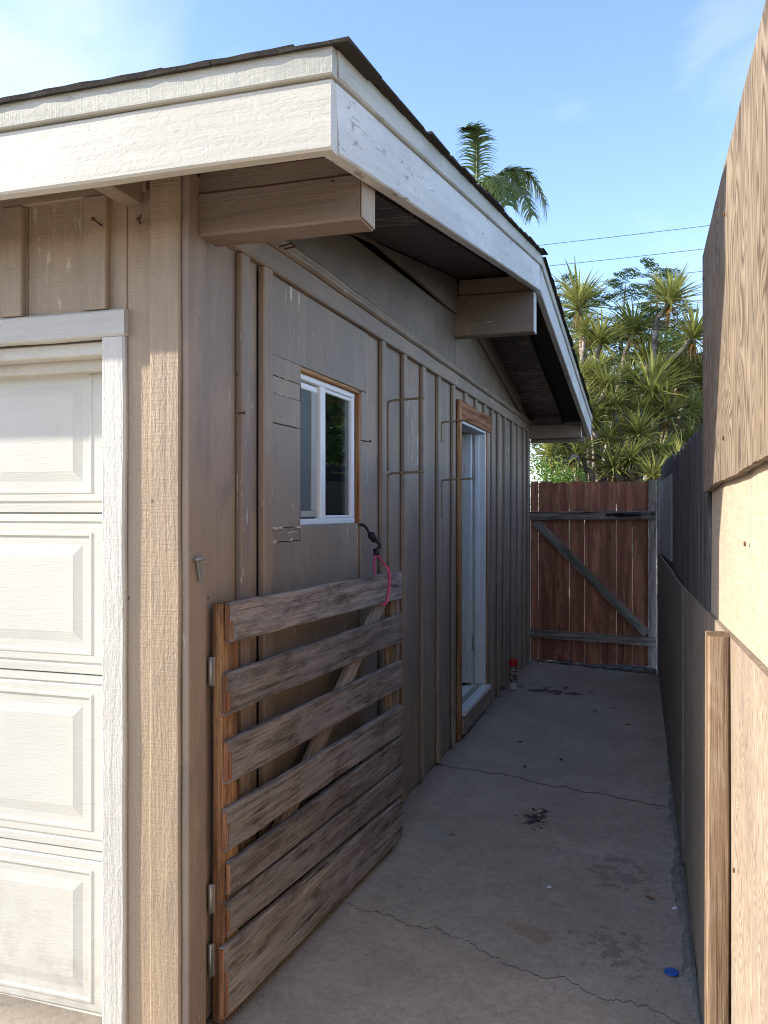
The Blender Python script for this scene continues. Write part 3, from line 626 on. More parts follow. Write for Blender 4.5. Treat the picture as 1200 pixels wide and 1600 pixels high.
def shingle(x, y, lift=0.0, yawj=0.0):
    fr = y < 2.98
    zz = roofz(y) + 0.1955 + lift
    d = Vector((0, 1, SL)) if fr else Vector((0, -1, SL))
    m = frame((x, y, zz), (1, 0, 0) if fr else (-1, 0, 0), Vector((0, -SL, 1)) if fr else Vector((0, SL, 1)))
    m = m @ Matrix.Rotation(yawj, 4, 'Z')
    return link('shingle', random.choice(SHM), G, m)
x = 0.395
while x > -2.9:                                     # starter course and first course along the eave
    shingle(x, -0.215, 0.0, random.uniform(-.01, .01)); shingle(x - 0.12, -0.205, 0.007 + random.uniform(0, .003), random.uniform(-.006, .006)); x -= 0.302
for k in range(1, 23):                              # courses along the rake, front slope
    y = -0.215 + 0.14 * k
    shingle(0.378 + random.uniform(-.006, .008), y, 0.003, random.uniform(-.004, .004))
    if k % 4 == 0: shingle(0.33, y + 0.01, 0.007, random.uniform(-.01, .01))
for k in range(1, 24):
    y = 6.34 - 0.14 * k
    shingle(rakex(y) - 0.122 + random.uniform(-.006, .008), y, 0.003, random.uniform(-.004, .004))
for k in range(3): shingle(0.385, 2.98 - 0.02, 0.014)
# outrigger beams
vb('outrigger_beam', G, 0.022, 0.452, 0.012, 0.112, 2.048, 2.158, 'brown_beam', N='y', along='x', bev=0.006, seg=10, jit=0.003)
vb('blocking_board', G, 0.022, 0.446, 0.020, 0.108, 2.160, 2.212, 'brown_beam', N='y', along='x', bev=0.004, seg=10, jit=0.003)
vb('outrigger_beam', G, 0.006, 0.462, 2.95, 3.045, 2.372, 2.608, 'brown_beam', N='y', along='x', bev=0.006, seg=8, jit=0.003)
vb('beam_end_cap', G, 0.4625, 0.470, 2.952, 3.043, 2.374, 2.600, 'white_rake', bev=0.003, seg=6, jit=0.004, ragged=0.006)
vb('blocking_board', G, 0.03, 0.457, 2.965, 3.03, 2.612, roofz(2.97) + SO - 0.012, 'brown_beam', N='y', along='x', bev=0.004)
vb('outrigger_beam', G, 0.006, 0.475, 6.08, 6.17, 2.03, 2.155, 'brown_beam', N='y', along='x', bev=0.006, seg=6, jit=0.003)
vb('beam_end_cap', G, 0.4755, 0.484, 6.082, 6.168, 2.034, 2.15, 'white_rake', bev=0.003)
vb('beam_end_cap', G, 0.4525, 0.4575, 0.014, 0.110, 2.052, 2.15, 'brown_front', bev=0.003, seg=6, jit=0.003)
vb('outrigger_beam', G, 0.006, 0.50, 6.20, 6.26, 1.995, 2.04, 'brown_beam', N='y', along='x', bev=0.004)
# nails
def nail(p, d, L=0.045):
    p = Vector(p); d = Vector(d).normalized()
    tube('nail', G, [p - d * 0.01, p + d * (L - .003), p + d * (L - .0029), p + d * L], [0.0022, 0.0022, 0.0055, 0.0055], 'rust', 7)
nail((-0.225, -0.041, 2.083), (0.15, -1, 0.05)); nail((-0.125, -0.022, 2.084), (0.55, -1, -0.1)); nail((0.036, 0.47, 2.157), (1, -.4, 0.0), 0.05); nail((0.036, 0.50, 2.158), (1, -.2, 0.05), 0.04)
nail((0.02, 0.245, 1.63), (1, 0.4, 0.05), 0.012); nail((0.005, 1.345, 1.637), (0.6, 0.8, 0.02), 0.03)
# hasp left on the corner board
hasp = board('hasp', G, (0.030, -0.004, 1.238), (0.030, 0.012, 1.182), 0.014, 0.004, (1, 0, 0), 'dullmetal', 0.001)
tube('hasp_staple', hasp, [(0.02, -0.012, 1.236), (0.036, -0.012, 1.238), (0.040, 0.0, 1.240), (0.036, 0.012, 1.238), (0.02, 0.014, 1.236)], 0.0045, 'dullmetal', 7, WM[hasp.name])
# rod hooks
for y, z, dn, out in [(1.60, 1.83, 0.30, 0.165), (1.60, 1.517, 0.42, 0.165), (2.565, 1.834, 0.11, 0.18), (2.565, 1.522, 0.20, 0.18)]:
    tube('rod_hook', G, spline([(0.024, y, z - dn), (0.024, y, z - 0.04), (0.025, y, z - 0.012), (0.036, y, z - 0.001), (0.07, y, z + 0.002), (0.02 + out, y + 0.004, z + 0.007)], 5), 0.0052, 'hook', 8)

# ---- window
WX = -0.012
win = vb('window', G, WX - 0.045, WX, 0.66, 1.272, 1.308, 1.330, 'vinyl', along='y', bev=0.003)   # sill rail of the frame carries the rest
win['label'] = 'white vinyl sliding window'
def wpart(name, *a, **k): return vb(name, win, *a, **k)
wpart('frame_rail', WX - 0.045, WX, 0.66, 1.272, 1.800, 1.820, 'vinyl', along='y'); wpart('frame_rail', WX - 0.045, WX, 1.243, 1.272, 1.3305, 1.7995, 'vinyl'); wpart('frame_rail', WX - 0.045, WX, 0.62, 0.659, 1.308, 1.82, 'vinyl')
wpart('mullion', WX - 0.026, WX - 0.001, 0.918, 0.966, 1.3305, 1.7995, 'vinyl')
wpart('sash_rail', WX - 0.030, WX - 0.014, 0.66, 0.917, 1.335, 1.358, 'sashgrey', along='y'); wpart('sash_rail', WX - 0.030, WX - 0.014, 0.66, 0.917, 1.774, 1.796, 'vinyl', along='y')
wpart('sash_rail', WX - 0.030, WX - 0.014, 0.868, 0.912, 1.3585, 1.7735, 'sashgrey')
wpart('sash_rail', WX - 0.024, WX - 0.006, 0.967, 1.2425, 1.331, 1.3405, 'vinyl', along='y'); wpart('sash_rail', WX - 0.024, WX - 0.006, 0.967, 1.2425, 1.786, 1.7992, 'vinyl', along='y')
wpart('pane', WX - 0.018, WX - 0.014, 0.967, 1.2425, 1.3407, 1.7858, 'glass', bev=0); wpart('pane', WX - 0.024, WX - 0.021, 0.66, 0.8675, 1.3587, 1.7733, 'glass', bev=0)
wpart('insect_screen', WX - 0.0195, WX - 0.0185, 0.66, 0.8675, 1.3587, 1.7733, 'screen', bev=0)
vb('bare_wood_edge', G, -0.020, 0.004, 0.695, 1.284, 1.8215, 1.8335, 'rawedge', along='y', bev=0.001, seg=10, jit=0.002)
vb('bare_wood_edge', G, -0.055, -0.010, 1.2725, 1.2775, 1.305, 1.82, 'rawred', bev=0.001)
vb('bare_wood_edge', G, -0.0205, 0.003, 1.288, 1.303, 1.306, 1.82, 'rawedge', bev=0.001, seg=10, jit=0.003)
V = []; F = []
for i in range(41):
    y = 1.14 + 0.25 * i / 40; x = -0.10 + 0.018 * math.sin(i * 1.1)
    V += [(x, y, 1.2), (x, y, 1.9)]
for i in range(40): F.append((2 * i, 2 * i + 1, 2 * i + 3, 2 * i + 2))
curt = link('curtain', py_mesh('curtain', V, F, True), None, None, 'curtain')
tag(curt, 'pale grey curtain hanging inside the white vinyl window', 'curtain')

# ---- side door
jb = vb('door_frame', G, -0.115, 0.012, 3.088, 3.108, 0.16, 1.885, 'doorwhite')
jb['label'] = 'white side door standing open in bare wood casing'
vb('jamb', jb, -0.115, 0.010, 3.885, 3.912, 0.16, 1.885, 'doorwhite'); vb('jamb', jb, -0.115, 0.010, 3.088, 3.912, 1.886, 1.904, 'doorwhite', along='y')
vb('door_stop', jb, -0.06, -0.03, 3.865, 3.8845, 0.16, 1.885, 'doorwhite')
vb('casing', jb, 0.0015, 0.023, 3.03, 3.087, gz(0, 3) + .01, 2.017, 'rawedge', seg=14, jit=0.003); vb('casing', jb, 0.0015, 0.022, 3.087, 4.056, 1.905, 2.016, 'rawred', along='y', seg=10, jit=0.003)
vb('casing', jb, 0.0015, 0.018, 3.913, 3.935, 0.1, 1.9045, 'rawedge'); vb('casing', jb, 0.001, 0.012, 3.936, 4.056, 0.03, 1.9045, 'brown')
vb('threshold', jb, -0.13, 0.045, 3.09, 3.91, 0.128, 0.158, 'doorwhite', along='y', seg=8, jit=0.002); vb('threshold_step', jb, -0.10, 0.036, 3.09, 3.93, 0.015, 0.127, 'brown', along='y', seg=8, jit=0.003)
vb('threshold', jb, -0.05, -0.01, 3.10, 3.90, 0.1585, 0.168, 'steel', along='y')
leaf = board('door_leaf', jb, (-0.475, 3.84, 0.175), (-0.475, 3.84, 1.88), 0.80, 0.04, (0, -1, 0), 'doorwhite', 0.003)
for z in (0.45, 1.62):
    h = vb('hinge', leaf, -0.120, -0.077, 3.816, 3.8195, z - 0.05, z + 0.05, 'doorwhite', N='y', bev=0.001)
    vb('hinge_leaf', jb, -0.074, -0.064, 3.862, 3.8645, z - 0.05, z + 0.05, 'doorwhite', N='y', bev=0.0005)
    tube('hinge_pin', jb, [(-0.070, 3.855, z - 0.052), (-0.070, 3.855, z + 0.052)], 0.006, 'dullmetal', 8)

# ---- garage door
GD = vb('garage_door', G, -5.08, -0.225, 0.132, 0.16, -0.06, 1.80, 'gdoor', N='y', bev=0)
GD['label'] = 'cream raised-panel sectional garage door'
def door_section(x0, x1, z0, z1, yf, first=-0.36, pw=0.53, gap=0.09):
    """front relief of one section: flat field, horizontal beads, raised panels"""
    V, F = [], []
    def quad(a, b, c, d): i = len(V); V.extend([a, b, c, d]); F.append((i, i + 1, i + 2, i + 3))
    def strip(p, q):   # two loops of 4 points
        for k in range(4): quad(p[k], p[(k + 1) % 4], q[(k + 1) % 4], q[k])
    zl, zh = z0 + 0.052, z1 - 0.052
    prof = [(z0 + 0.0006, 0.008), (z0 + 0.0022, 0.001), (z0 + 0.022, 0.0), (z0 + 0.027, 0.006), (z0 + 0.034, 0.0), (zl, 0.0)]
    top = [(z1 - (z - z0), d) for z, d in reversed(prof)]
    for pr in (prof, top):
        for (za, da), (zb, db) in zip(pr, pr[1:]): quad((x0, yf + da, za), (x1, yf + da, za), (x1, yf + db, zb), (x0, yf + db, zb))
    quad((x0, yf + .008, z0 + .0006), (x0, yf + .03, z0 + .0006), (x1, yf + .03, z0 + .0006), (x1, yf + .008, z0 + .0006))
    xr = x1; px = first
    while True:
        xl = px - pw
        if xl < x0 + 0.03:
            quad((x0, yf, zl), (xr, yf, zl), (xr, yf, zh), (x0, yf, zh)); break
        quad((px, yf, zl), (xr, yf, zl), (xr, yf, zh), (px, yf, zh))
        def loop(i, d): return [(xl + i, yf + d, zl + i), (px - i, yf + d, zl + i), (px - i, yf + d, zh - i), (xl + i, yf + d, zh - i)]
        L = [loop(0, 0), loop(0.004, -0.0025), loop(0.010, -0.0025), loop(0.015, 0.0035), loop(0.036, 0.0035), loop(0.062, -0.0005), loop(0.064, -0.001)]
        for p, q in zip(L, L[1:]): strip(p, q)
        quad(*L[-1]); xr = xl; px = xl - gap
    me = py_mesh('door_section', V, F)
    bm = bmesh.new(); bm.from_mesh(me); bmesh.ops.remove_doubles(bm, verts=bm.verts, dist=1e-5); bmesh.ops.recalc_face_normals(bm, faces=bm.faces)
    bm.to_mesh(me); bm.free()
    return link('door_section', me, GD, None, 'gdoor')
zz = [-0.055, 0.42, 0.905, 1.352, 1.80]
for a, b in zip(zz, zz[1:]): door_section(-5.08, -0.232, a, b - 0.001, 0.105)
vb('bottom_seal', GD, -5.08, -0.232, 0.10, 0.131, -0.085, -0.056, 'brown_beam', N='y', along='x')
vb('door_jamb_trim', G, -0.232, -0.164, -0.034, 0.0, 0.0 - 0.03, 1.8005, 'trim', N='y', bev=0.005, seg=30, jit=0.003)
vb('door_jamb_lining', G, -0.230, -0.202, 0.0005, 0.104, -0.03, 1.80, 'trim', bev=0.002)
vb('door_head_trim', G, -5.1, -0.160, -0.040, 0.0, 1.801, 1.870, 'trim', N='y', along='x', bev=0.005, seg=40, jit=0.003)
vb('door_head_stop', G, -5.08, -0.2335, 0.0005, 0.06, 1.765, 1.80, 'gdoor', N='y', along='x', bev=0.004)
vb('door_head_stop', G, -5.08, -0.2335, 0.0605, 0.10, 1.735, 1.80, 'gdoor', N='y', along='x', bev=0.004)

# ------------------------------------------------------------------ slatted gate folded against the wall
A = R(3.32); P0 = Vector((0.05, 0.10, 0)); D = Vector((math.sin(A), math.cos(A), 0)); NN = Vector((math.cos(A), -math.sin(A), 0))
def gp(s, z, n=0.0): return P0 + D * s + NN * n + Vector((0, 0, z))
SG = thing('slatted_gate', (0.05, 0.10, 0.03), 'weathered slatted wooden gate swung open against the brown garage wall', 'gate')
board('stile', SG, gp(0.034, 0.028, -0.020), gp(0.034, 1.117, -0.020), 0.085, 0.030, NN, 'post', 0.003, 10, 0.002)
board('stile', SG, gp(1.285, 0.04, -0.020), gp(1.285, 1.10, -0.020), 0.070, 0.030, NN, 'stud', 0.003, 10, 0.002)
board('brace', SG, gp(1.215, 1.035, -0.019), gp(0.30, 0.385, -0.019), 0.062, 0.026, NN, 'brace', 0.003, 6, 0.002)
SLT = [(0.004, 1.119, 1.014, 1.112, 1.000), (-0.009, 0.937, 0.827, 0.938, 0.826), (-0.003, 0.761, 0.648, 0.748, 0.638), (-0.009, 0.584, 0.476, 0.568, 0.451), (0.009, 0.440, 0.355, 0.440, 0.331), (-0.009, 0.343, 0.252, 0.323, 0.208), (-0.022, 0.233, 0.047, 0.190, 0.031)]
for (s0, a, b, c, d) in SLT:
    L = 1.33 - s0; seg = 22; sd = random.uniform(0, 99); T = 0.017
    V, F = [], []
    for i in range(seg + 1):
        f = i / seg; x = f * L
        zt = a + (c - a) * f + 0.004 * mnoise.noise((x * 4 + sd, 0, 0)) + 0.0025 * mnoise.noise((x * 22 + sd, 0, 0))
        zb = b + (d - b) * f + 0.004 * mnoise.noise((x * 4 + sd, 8, 0)) + 0.0025 * mnoise.noise((x * 22 + sd, 8, 0))
        bow = 0.003 * mnoise.noise((x * 1.5 + sd, 3, 3)); zm = (a + b) / 2
        rag = lambda k: (0.006 * mnoise.noise((k * 3.3 + sd, i, 1)) if i in (0, seg) else 0)
        for k, (z, n) in enumerate([(zb, T - .003), (zb + .003, T), (zt - .003, T), (zt, T - .003), (zt, 0), (zb, 0)]): V.append((x + rag(k), z - zm, n + bow))
    for i in range(seg):
        for k in range(6): F.append((i * 6 + k, i * 6 + (k + 1) % 6, (i + 1) * 6 + (k + 1) % 6, (i + 1) * 6 + k))
    F.append(tuple(range(6))[::-1]); F.append(tuple(seg * 6 + k for k in range(6)))
    me = py_mesh('slat', V, F); bm = bmesh.new(); bm.from_mesh(me); bmesh.ops.recalc_face_normals(bm, faces=bm.faces); bm.to_mesh(me); bm.free()
    mw = Matrix((D, Vector((0, 0, 1)), NN)).transposed().to_4x4(); mw.translation = gp(s0, (a + b) / 2, -0.004)
    sl = link('slat', me, SG, mw, 'slat')
    eg = board('end_grain', sl, gp(s0 - 0.0025, b + 0.006, 0.0045), gp(s0 - 0.0025, a - 0.006, 0.0045), 0.013, 0.005, -D, 'rawred', 0.001, 10, 0.002, 0.004)
    if random.random() < 0.6: board('split', sl, gp(s0 + 0.004, b + 0.012, 0.0135), gp(s0 + 0.003, b + (a - b) * random.uniform(.4, .8), 0.0135), random.uniform(0.006, 0.014), 0.002, NN, 'rawred', 0.0005, 10, 0.004, 0.006)
    for f, zz_ in ((0.028 + random.uniform(-.006, .01), random.uniform(.15, .35)), (0.034 + random.uniform(-.008, .008), random.uniform(.65, .85)), (0.965 + random.uniform(-.006, .006), random.uniform(.2, .8))):
        zt = a + (c - a) * f; zb = b + (d - b) * f
        p = gp(s0 + f * L, zb + (zt - zb) * zz_, 0.0115)
        tube('screw', sl, [p, p + NN * 0.003], 0.0032, 'dullmetal', 8, WM[sl.name])
for z, hl in ((0.94, 0.075), (0.348, 0.075), (0.188, 0.085)):
    c = gp(-0.014, z, -0.037)
    h = tube('hinge', SG, [c - Vector((0, 0, hl / 2)), c + Vector((0, 0, hl / 2))], 0.005, 'steel', 10)
    board('hinge_leaf', SG, gp(-0.0095, z - hl / 2, -0.031), gp(-0.0095, z + hl / 2, -0.031), 0.008, 0.002, -D, 'steel', 0.0005)

# ------------------------------------------------------------------ bungee
BG = thing('bungee_cord', (0.03, 1.3, 1.305), 'pink elastic cord with black hook tying the slatted gate to the window corner', 'cord')
tube('hook_strap', BG, spline([(-0.02, 1.275, 1.303), (0.004, 1.30, 1.303), (0.018, 1.315, 1.295), (0.03, 1.325, 1.272), (0.036, 1.33, 1.258)], 5), 0.006, 'black', 8)
V, F = tube_data(spline([(0.034, 1.327, 1.268), (0.044, 1.335, 1.250), (0.050, 1.34, 1.232)], 4), [0.010, 0.014, 0.016, 0.016, 0.015, 0.013, 0.012, 0.010, 0.009], 10)
link('hook_body', py_mesh('hook_body', V, F, True), BG, None, 'black')
tube('hook_body', BG, spline([(0.050, 1.34, 1.240), (0.066, 1.35, 1.225), (0.062, 1.345, 1.205), (0.056, 1.335, 1.195)], 4), 0.007, 'black', 8)
tube('hook_body', BG, [(0.056, 1.333, 1.205), (0.060, 1.330, 1.192), (0.062, 1.326, 1.178)], [0.011, 0.013, 0.010], 'black', 10)
pf = gp(1.16, 1.117, 0.018); pb = gp(1.10, 1.117, -0.010)
tube('cord', BG, spline([(0.062, 1.328, 1.182), gp(1.15, 1.14, 0.012), gp(1.165, 1.105, 0.019), gp(1.155, 1.05, 0.0195), gp(1.13, 1.004, 0.018), gp(1.12, 0.998, 0.0)], 7), 0.0048, 'pink', 8)
tube('cord', BG, spline([(0.058, 1.328, 1.182), (0.07, 1.27, 1.15), gp(1.10, 1.10, -0.014), gp(1.10, 1.02, -0.014)], 6), 0.0045, 'pink', 8)

# ------------------------------------------------------------------ cedar gate at the end
YG = 6.15
CG = thing('cedar_gate', (0.55, YG, gz(.5, YG)), 'reddish cedar picket gate with grey Z-frame closing the passage', 'gate')
pe = [0.008, 0.082, 0.225, 0.366, 0.506, 0.649, 0.792, 0.932, 1.071]
for i, (a, b) in enumerate(zip(pe, pe[1:])):
    g = random.uniform(0.001, 0.0035)
    zt = 1.625 + random.uniform(-.006, .006); c = (a + b) / 2; lean = random.uniform(-.003, .003)
    board('picket', CG, (c, YG + 0.02, gz(c, YG) - 0.005 + random.uniform(.0, .012)), (c + lean, YG + 0.02, zt), b - a - g, 0.016, (0, -1, 0), 'cedar', 0.002, 8, 0.0015, 0, 0.022 if i else 0.015)
vb('stile', CG, -0.043, 0.006, YG - 0.02, YG + 0.025, -0.04, 1.61, 'greywood', N='y', seg=8, jit=0.002)
vb('stile', CG, 1.074, 1.142, YG - 0.02, YG + 0.025, -0.075, 1.628, 'greywood', N='y', seg=8, jit=0.002)
board('rail', CG, (-0.035, YG - 0.034, 1.306), (1.138, YG - 0.034, 1.314), 0.076, 0.026, (0, -1, 0), 'greywood', 0.003, 10, 0.003)
board('rail', CG, (-0.04, YG - 0.034, 0.205), (1.138, YG - 0.034, 0.172), 0.078, 0.026, (0, -1, 0), 'greywood', 0.003, 10, 0.003)
board('brace', CG, (0.055, YG - 0.009, 1.25), (1.055, YG - 0.009, 0.235), 0.085, 0.020, (0, -1, 0), 'greywood', 0.003, 10, 0.003)
board('hinge_board', CG, (-0.062, YG - 0.03, 0.31), (-0.060, YG - 0.03, 1.555), 0.030, 0.02, (0, -1, 0), 'cedar', 0.003, 8, 0.002)
cl_ = tube('gate_closer', CG, [(0.72, YG - 0.062, 1.316), (0.76, YG - 0.062, 1.318), (0.761, YG - 0.062, 1.318), (0.80, YG - 0.062, 1.319), (0.801, YG - 0.062, 1.319), (1.01, YG - 0.062, 1.326), (1.011, YG - 0.062, 1.326), (1.135, YG - 0.055, 1.332)], [0.006, 0.006, 0.012, 0.012, 0.017, 0.017, 0.006, 0.006], 'black', 10)
vb('closer_bracket', CG, 1.10, 1.13, YG - 0.052, YG - 0.048, 1.315, 1.345, 'black', N='y', bev=0.001); vb('closer_bracket', CG, 0.70, 0.74, YG - 0.056, YG - 0.048, 1.305, 1.33, 'black', N='y', bev=0.001)
# flat stones under the gate
def stone(name, x, y, rx, ry, rz, label):
    bm = bmesh.new(); bmesh.ops.create_icosphere(bm, subdivisions=3, radius=1.0); sd = random.uniform(0, 99)
    for v in bm.verts:
        k = 1 + 0.28 * mnoise.noise(v.co * 1.4 + Vector((sd, 0, 0))) + 0.1 * mnoise.noise(v.co * 4 + Vector((sd, 3, 0)))
        v.co = Vector((v.co.x * rx * k, v.co.y * ry * k, cl(v.co.z, -.75, .75) * rz * k))
    m = Matrix.Translation((x, y, gz(x, y) + rz * 0.55)) @ Matrix.Rotation(random.uniform(-.5, .5), 4, 'Z')
    return tag(link(name, bm_mesh(bm, 'stone', True), None, m, 'stone'), label, 'stone', 'flat stones along the foot of the cedar gate')
ORD = ['first', 'second', 'third', 'fourth', 'fifth', 'sixth', 'seventh', 'eighth', 'ninth', 'tenth', 'eleventh', 'twelfth']
STN = [(0.50, 6.06, .05, .04, .016), (0.60, 6.02, .06, .04, .018), (0.68, 6.09, .06, .04, .02), (0.75, 6.0, .07, .045, .02), (0.82, 6.08, .06, .04, .024), (0.88, 5.99, .06, .05, .022), (0.93, 6.07, .07, .04, .03), (0.99, 5.98, .07, .05, .024), (1.03, 6.06, .06, .05, .035), (1.09, 5.98, .055, .05, .036), (0.12, 6.08, .05, .035, .014), (0.24, 6.07, .06, .03, .014)]
for i, (x, y, rx, ry, rz) in enumerate(sorted(STN, key=lambda q: -q[0])):
    stone('flat_stone', x, y, rx, ry, rz, 'flat stone at the foot of the cedar gate, %s counted from the fence' % ORD[i])
rag = []
V, F = [], []
for i in range(17):
    for j in range(17):
        u, v = i / 16 - .5, j / 16 - .5
        V.append((u * .13, v * .10, 0.012 + 0.03 * max(0, mnoise.noise((u * 7, v * 7, 2)) + .35) * max(0, 1 - 3 * (u * u + v * v))))
for i in range(16):
    for j in range(16): F.append((i * 17 + j, (i + 1) * 17 + j, (i + 1) * 17 + j + 1, i * 17 + j + 1))
rg = link('rag', py_mesh('rag', V, F, True), None, Matrix.Translation((0.36, 6.07, gz(.36, 6.07))), 'darkpicket')
tag(rg, 'small crumpled dark rag on the ground at the cedar gate', 'rag')

# ------------------------------------------------------------------ fence on the right
def fx(y): return 1.2596 - 0.016 * y
FE = thing('boundary_fence', (1.28, 2.0, -0.08), 'tall plywood and dark picket fence along the right side of the passage', 'fence')
FD = Vector((-0.016, 1, 0)).normalized(); FN = Vector((-1, -0.016, 0)).normalized()
def sheet(name, y0, y1, z0a, z0b, z1a, z1b, off, th, mat, nseg=1, rough_edge=0.0, bow=0.0):
    """upright sheet on the fence line; grain upright (local X up). a = at y0, b = at y1; off = face distance towards the passage"""
    V, F = [], []; rows = 10; sd = random.uniform(0, 99)
    for side in (0, 1):
        for i in range(nseg + 1):
            f = i / nseg; y = y0 + (y1 - y0) * f
            lo = z0a + (z0b - z0a) * f + rough_edge * (1.6 * mnoise.noise((y * 3.1 + sd, 0, 0)) + 0.5 * mnoise.noise((y * 17 + sd, 0, 0)) + 0.3 * mnoise.noise((y * 47 + sd, 0, 0))); hi = z1a + (z1b - z1a) * f + 0.3 * rough_edge * mnoise.noise((y * 9 + sd, 5, 0))
            for j in range(rows + 1):
                z = lo + (hi - lo) * j / rows
                o = off + bow * (mnoise.noise((y * 0.9 + sd, z * 0.8, 1))) - side * th
                V.append((z, -y, o))      # local: X up, Y = -y, Z out
    k = rows + 1; S = (nseg + 1) * k
    for i in range(nseg):
        for j in range(rows):
            a = i * k + j; F.append((a, a + 1, a + k + 1, a + k)); F.append((S + a, S + a + k, S + a + k + 1, S + a + 1))
        F.append((i * k, (i + 1) * k, S + (i + 1) * k, S + i * k)); a = i * k + rows; F.append((a, S + a, S + a + k, a + k))
    for j in range(rows): F.append((j, S + j, S + j + 1, j + 1)); a = nseg * k + j; F.append((a, a + 1, S + a + 1, S + a))
    me = py_mesh(name, V, F, False); bm = bmesh.new(); bm.from_mesh(me); bmesh.ops.recalc_face_normals(bm, faces=bm.faces); bm.to_mesh(me); bm.free()
    m = Matrix((Vector((0, 0, 1)), -FD, FN)).transposed().to_4x4(); m.translation = Vector((fx(0), 0, 0))
    return link(name, me, FE, m, mat)
# pickets behind
y = 5.97
while y > 0.5:
    w = 0.138; zt = 1.655 + 0.012 * y + random.uniform(-.012, .012); yc = y - w / 2
    board('picket', FE, (fx(yc) + 0.022, yc, -0.12), (fx(yc) + 0.022, yc, zt - 0.04 * (y < 3.4)), w - 0.004, 0.016, FN, 'darkpicket', 0.002, 8, 0.003, 0, 0.02)
    y -= w
sheet('grey_board', 3.34, 5.93, 1.06, 0.99, 1.572, 1.60, -0.004, 0.01, 'greyboard', 4)
sheet('plywood_sheet', 1.72, 5.98, -0.075, -0.092, 1.048, 0.985, 0.010, 0.012, 'plydull', 8, 0.004, 0.004)
sheet('plywood_sheet', -0.70, 1.715, -0.04, -0.072, 1.128, 1.052, 0.004, 0.012, 'plylow', 10, 0.005, 0.008)
sheet('plywood_sheet', -2.6, -0.704, -0.04, -0.05, 1.13, 1.128, 0.006, 0.012, 'plylow', 6, 0.005, 0.006)
sheet('plywood_sheet', -2.2, 0.53, 1.02, 1.02, 1.60, 1.60, -0.009, 0.012, 'plypale', 8, 0.002, 0.006)
sheet('dark_sheet', 0.54, 1.72, 1.0, 1.0, 1.598, 1.610, 0.0, 0.008, 'darkpicket', 6, 0.002, 0.004)
sheet('plywood_sheet', -0.80, 0.535, 1.436, 1.41, 2.046, 2.036, 0.013, 0.014, 'plytan', 60, 0.006, 0.006)
sheet('plywood_sheet', -2.2, -0.804, 1.44, 1.436, 2.048, 2.046, 0.013, 0.014, 'plytan', 20, 0.006, 0.006)
board('fence_post', FE, (1.185, 6.21, -0.15), (1.185, 6.21, 1.66), 0.075, 0.075, FN, 'darkpicket')
for yy in (-1.5, 0.3, 2.4, 4.5): board('fence_post', FE, (fx(yy) + 0.08, yy, -0.15), (fx(yy) + 0.08, yy, 1.6 if yy > 1 else 2.02), 0.09, 0.09, FN, 'greywood')
board('stud', FE, (fx(-0.02) - 0.027, -0.025, gz(1.2, 0)), (fx(-0.02) - 0.025, -0.025, 1.108), 0.088, 0.040, FN, 'stud', 0.003, 16, 0.002)
for (ny, nz, no) in [(0.45, 1.52, .013), (0.44, 1.75, .013), (0.43, 1.95, .013), (-0.1, 1.50, .013), (-0.12, 1.93, .013), (0.0, 1.05, .004), (0.4, 1.00, .004), (0.42, 0.6, .004), (0.41, 0.2, .004), (-0.2, 0.7, .004), (-0.22, 0.4, .004), (-0.25, 1.3, -.009), (1.65, .95, .004), (1.66, .5, .004), (1.8, .9, .012), (1.8, .45, .012)]:
    p = Vector((fx(ny), ny, nz)) + FN * (no + 0.006); tube('nail', FE, [p, p + FN * 0.003], 0.0045, 'rust', 8)
# grit and crumbs gathered along the wall and fence feet
rn = random.Random(8); V, F = [], []
for i in range(1500):
    if rn.random() < .5: x = abs(rn.gauss(0, .035)) + .012; y = rn.uniform(0.1, 6.0)
    elif rn.random() < .8: y = rn.uniform(-1, 6.0); x = fx(y) - .03 - abs(rn.gauss(0, .06))
    else: x = rn.uniform(.05, 1.15); y = rn.uniform(-.6, 6)
    r = rn.uniform(.0012, .0042); z = gz(x, y) + .003; b = len(V); a = rn.uniform(0, 6)
    V += [(x + r * 1.3 * math.cos(a + k * 1.571) * rn.uniform(.6, 1.2), y + r * math.sin(a + k * 1.571), z + rn.uniform(0, .002)) for k in range(4)] + [(x, y, z + r * 1.1)]
    F += [(b + k, b + (k + 1) % 4, b + 4) for k in range(4)]
gr = link('grit', py_mesh('grit', V, F), None, None, 'mortar'); gr['label'] = 'grit and crumbs along the foot of wall and fence'; gr['category'] = 'grit'; gr['kind'] = 'stuff'
# mortar bead along the fence foot
V, F = [], []; n = 160; prof = [(0.0, 0.035), (0.015, 0.04), (0.032, 0.026), (0.05, 0.0)]
for i in range(n + 1):
    y = -1.2 + 6.4 * i / n; k = (0.7 + 0.9 * mnoise.noise((y * 2.3, 0, 0)) + 0.5 * mnoise.noise((y * 13, 0, 0))) * cl((4.2 - y) / 2.4, 0.0, 1); k = max(0.08, k)
    for j, (o, h) in enumerate(prof):
        V.append((fx(y) - 0.011 - o * k * (1 + .3 * mnoise.noise((y * 9, j, 0))), y, gz(1.23, y) - 0.004 + h * k * (0.75 + .4 * mnoise.noise((y * 25, j, 4)))))
for i in range(n):
    for j in range(3): F.append((i * 4 + j, i * 4 + j + 1, (i + 1) * 4 + j + 1, (i + 1) * 4 + j))
struct(link('mortar_bead', py_mesh('mortar_bead', V, F, False), None, None, 'mortar'))

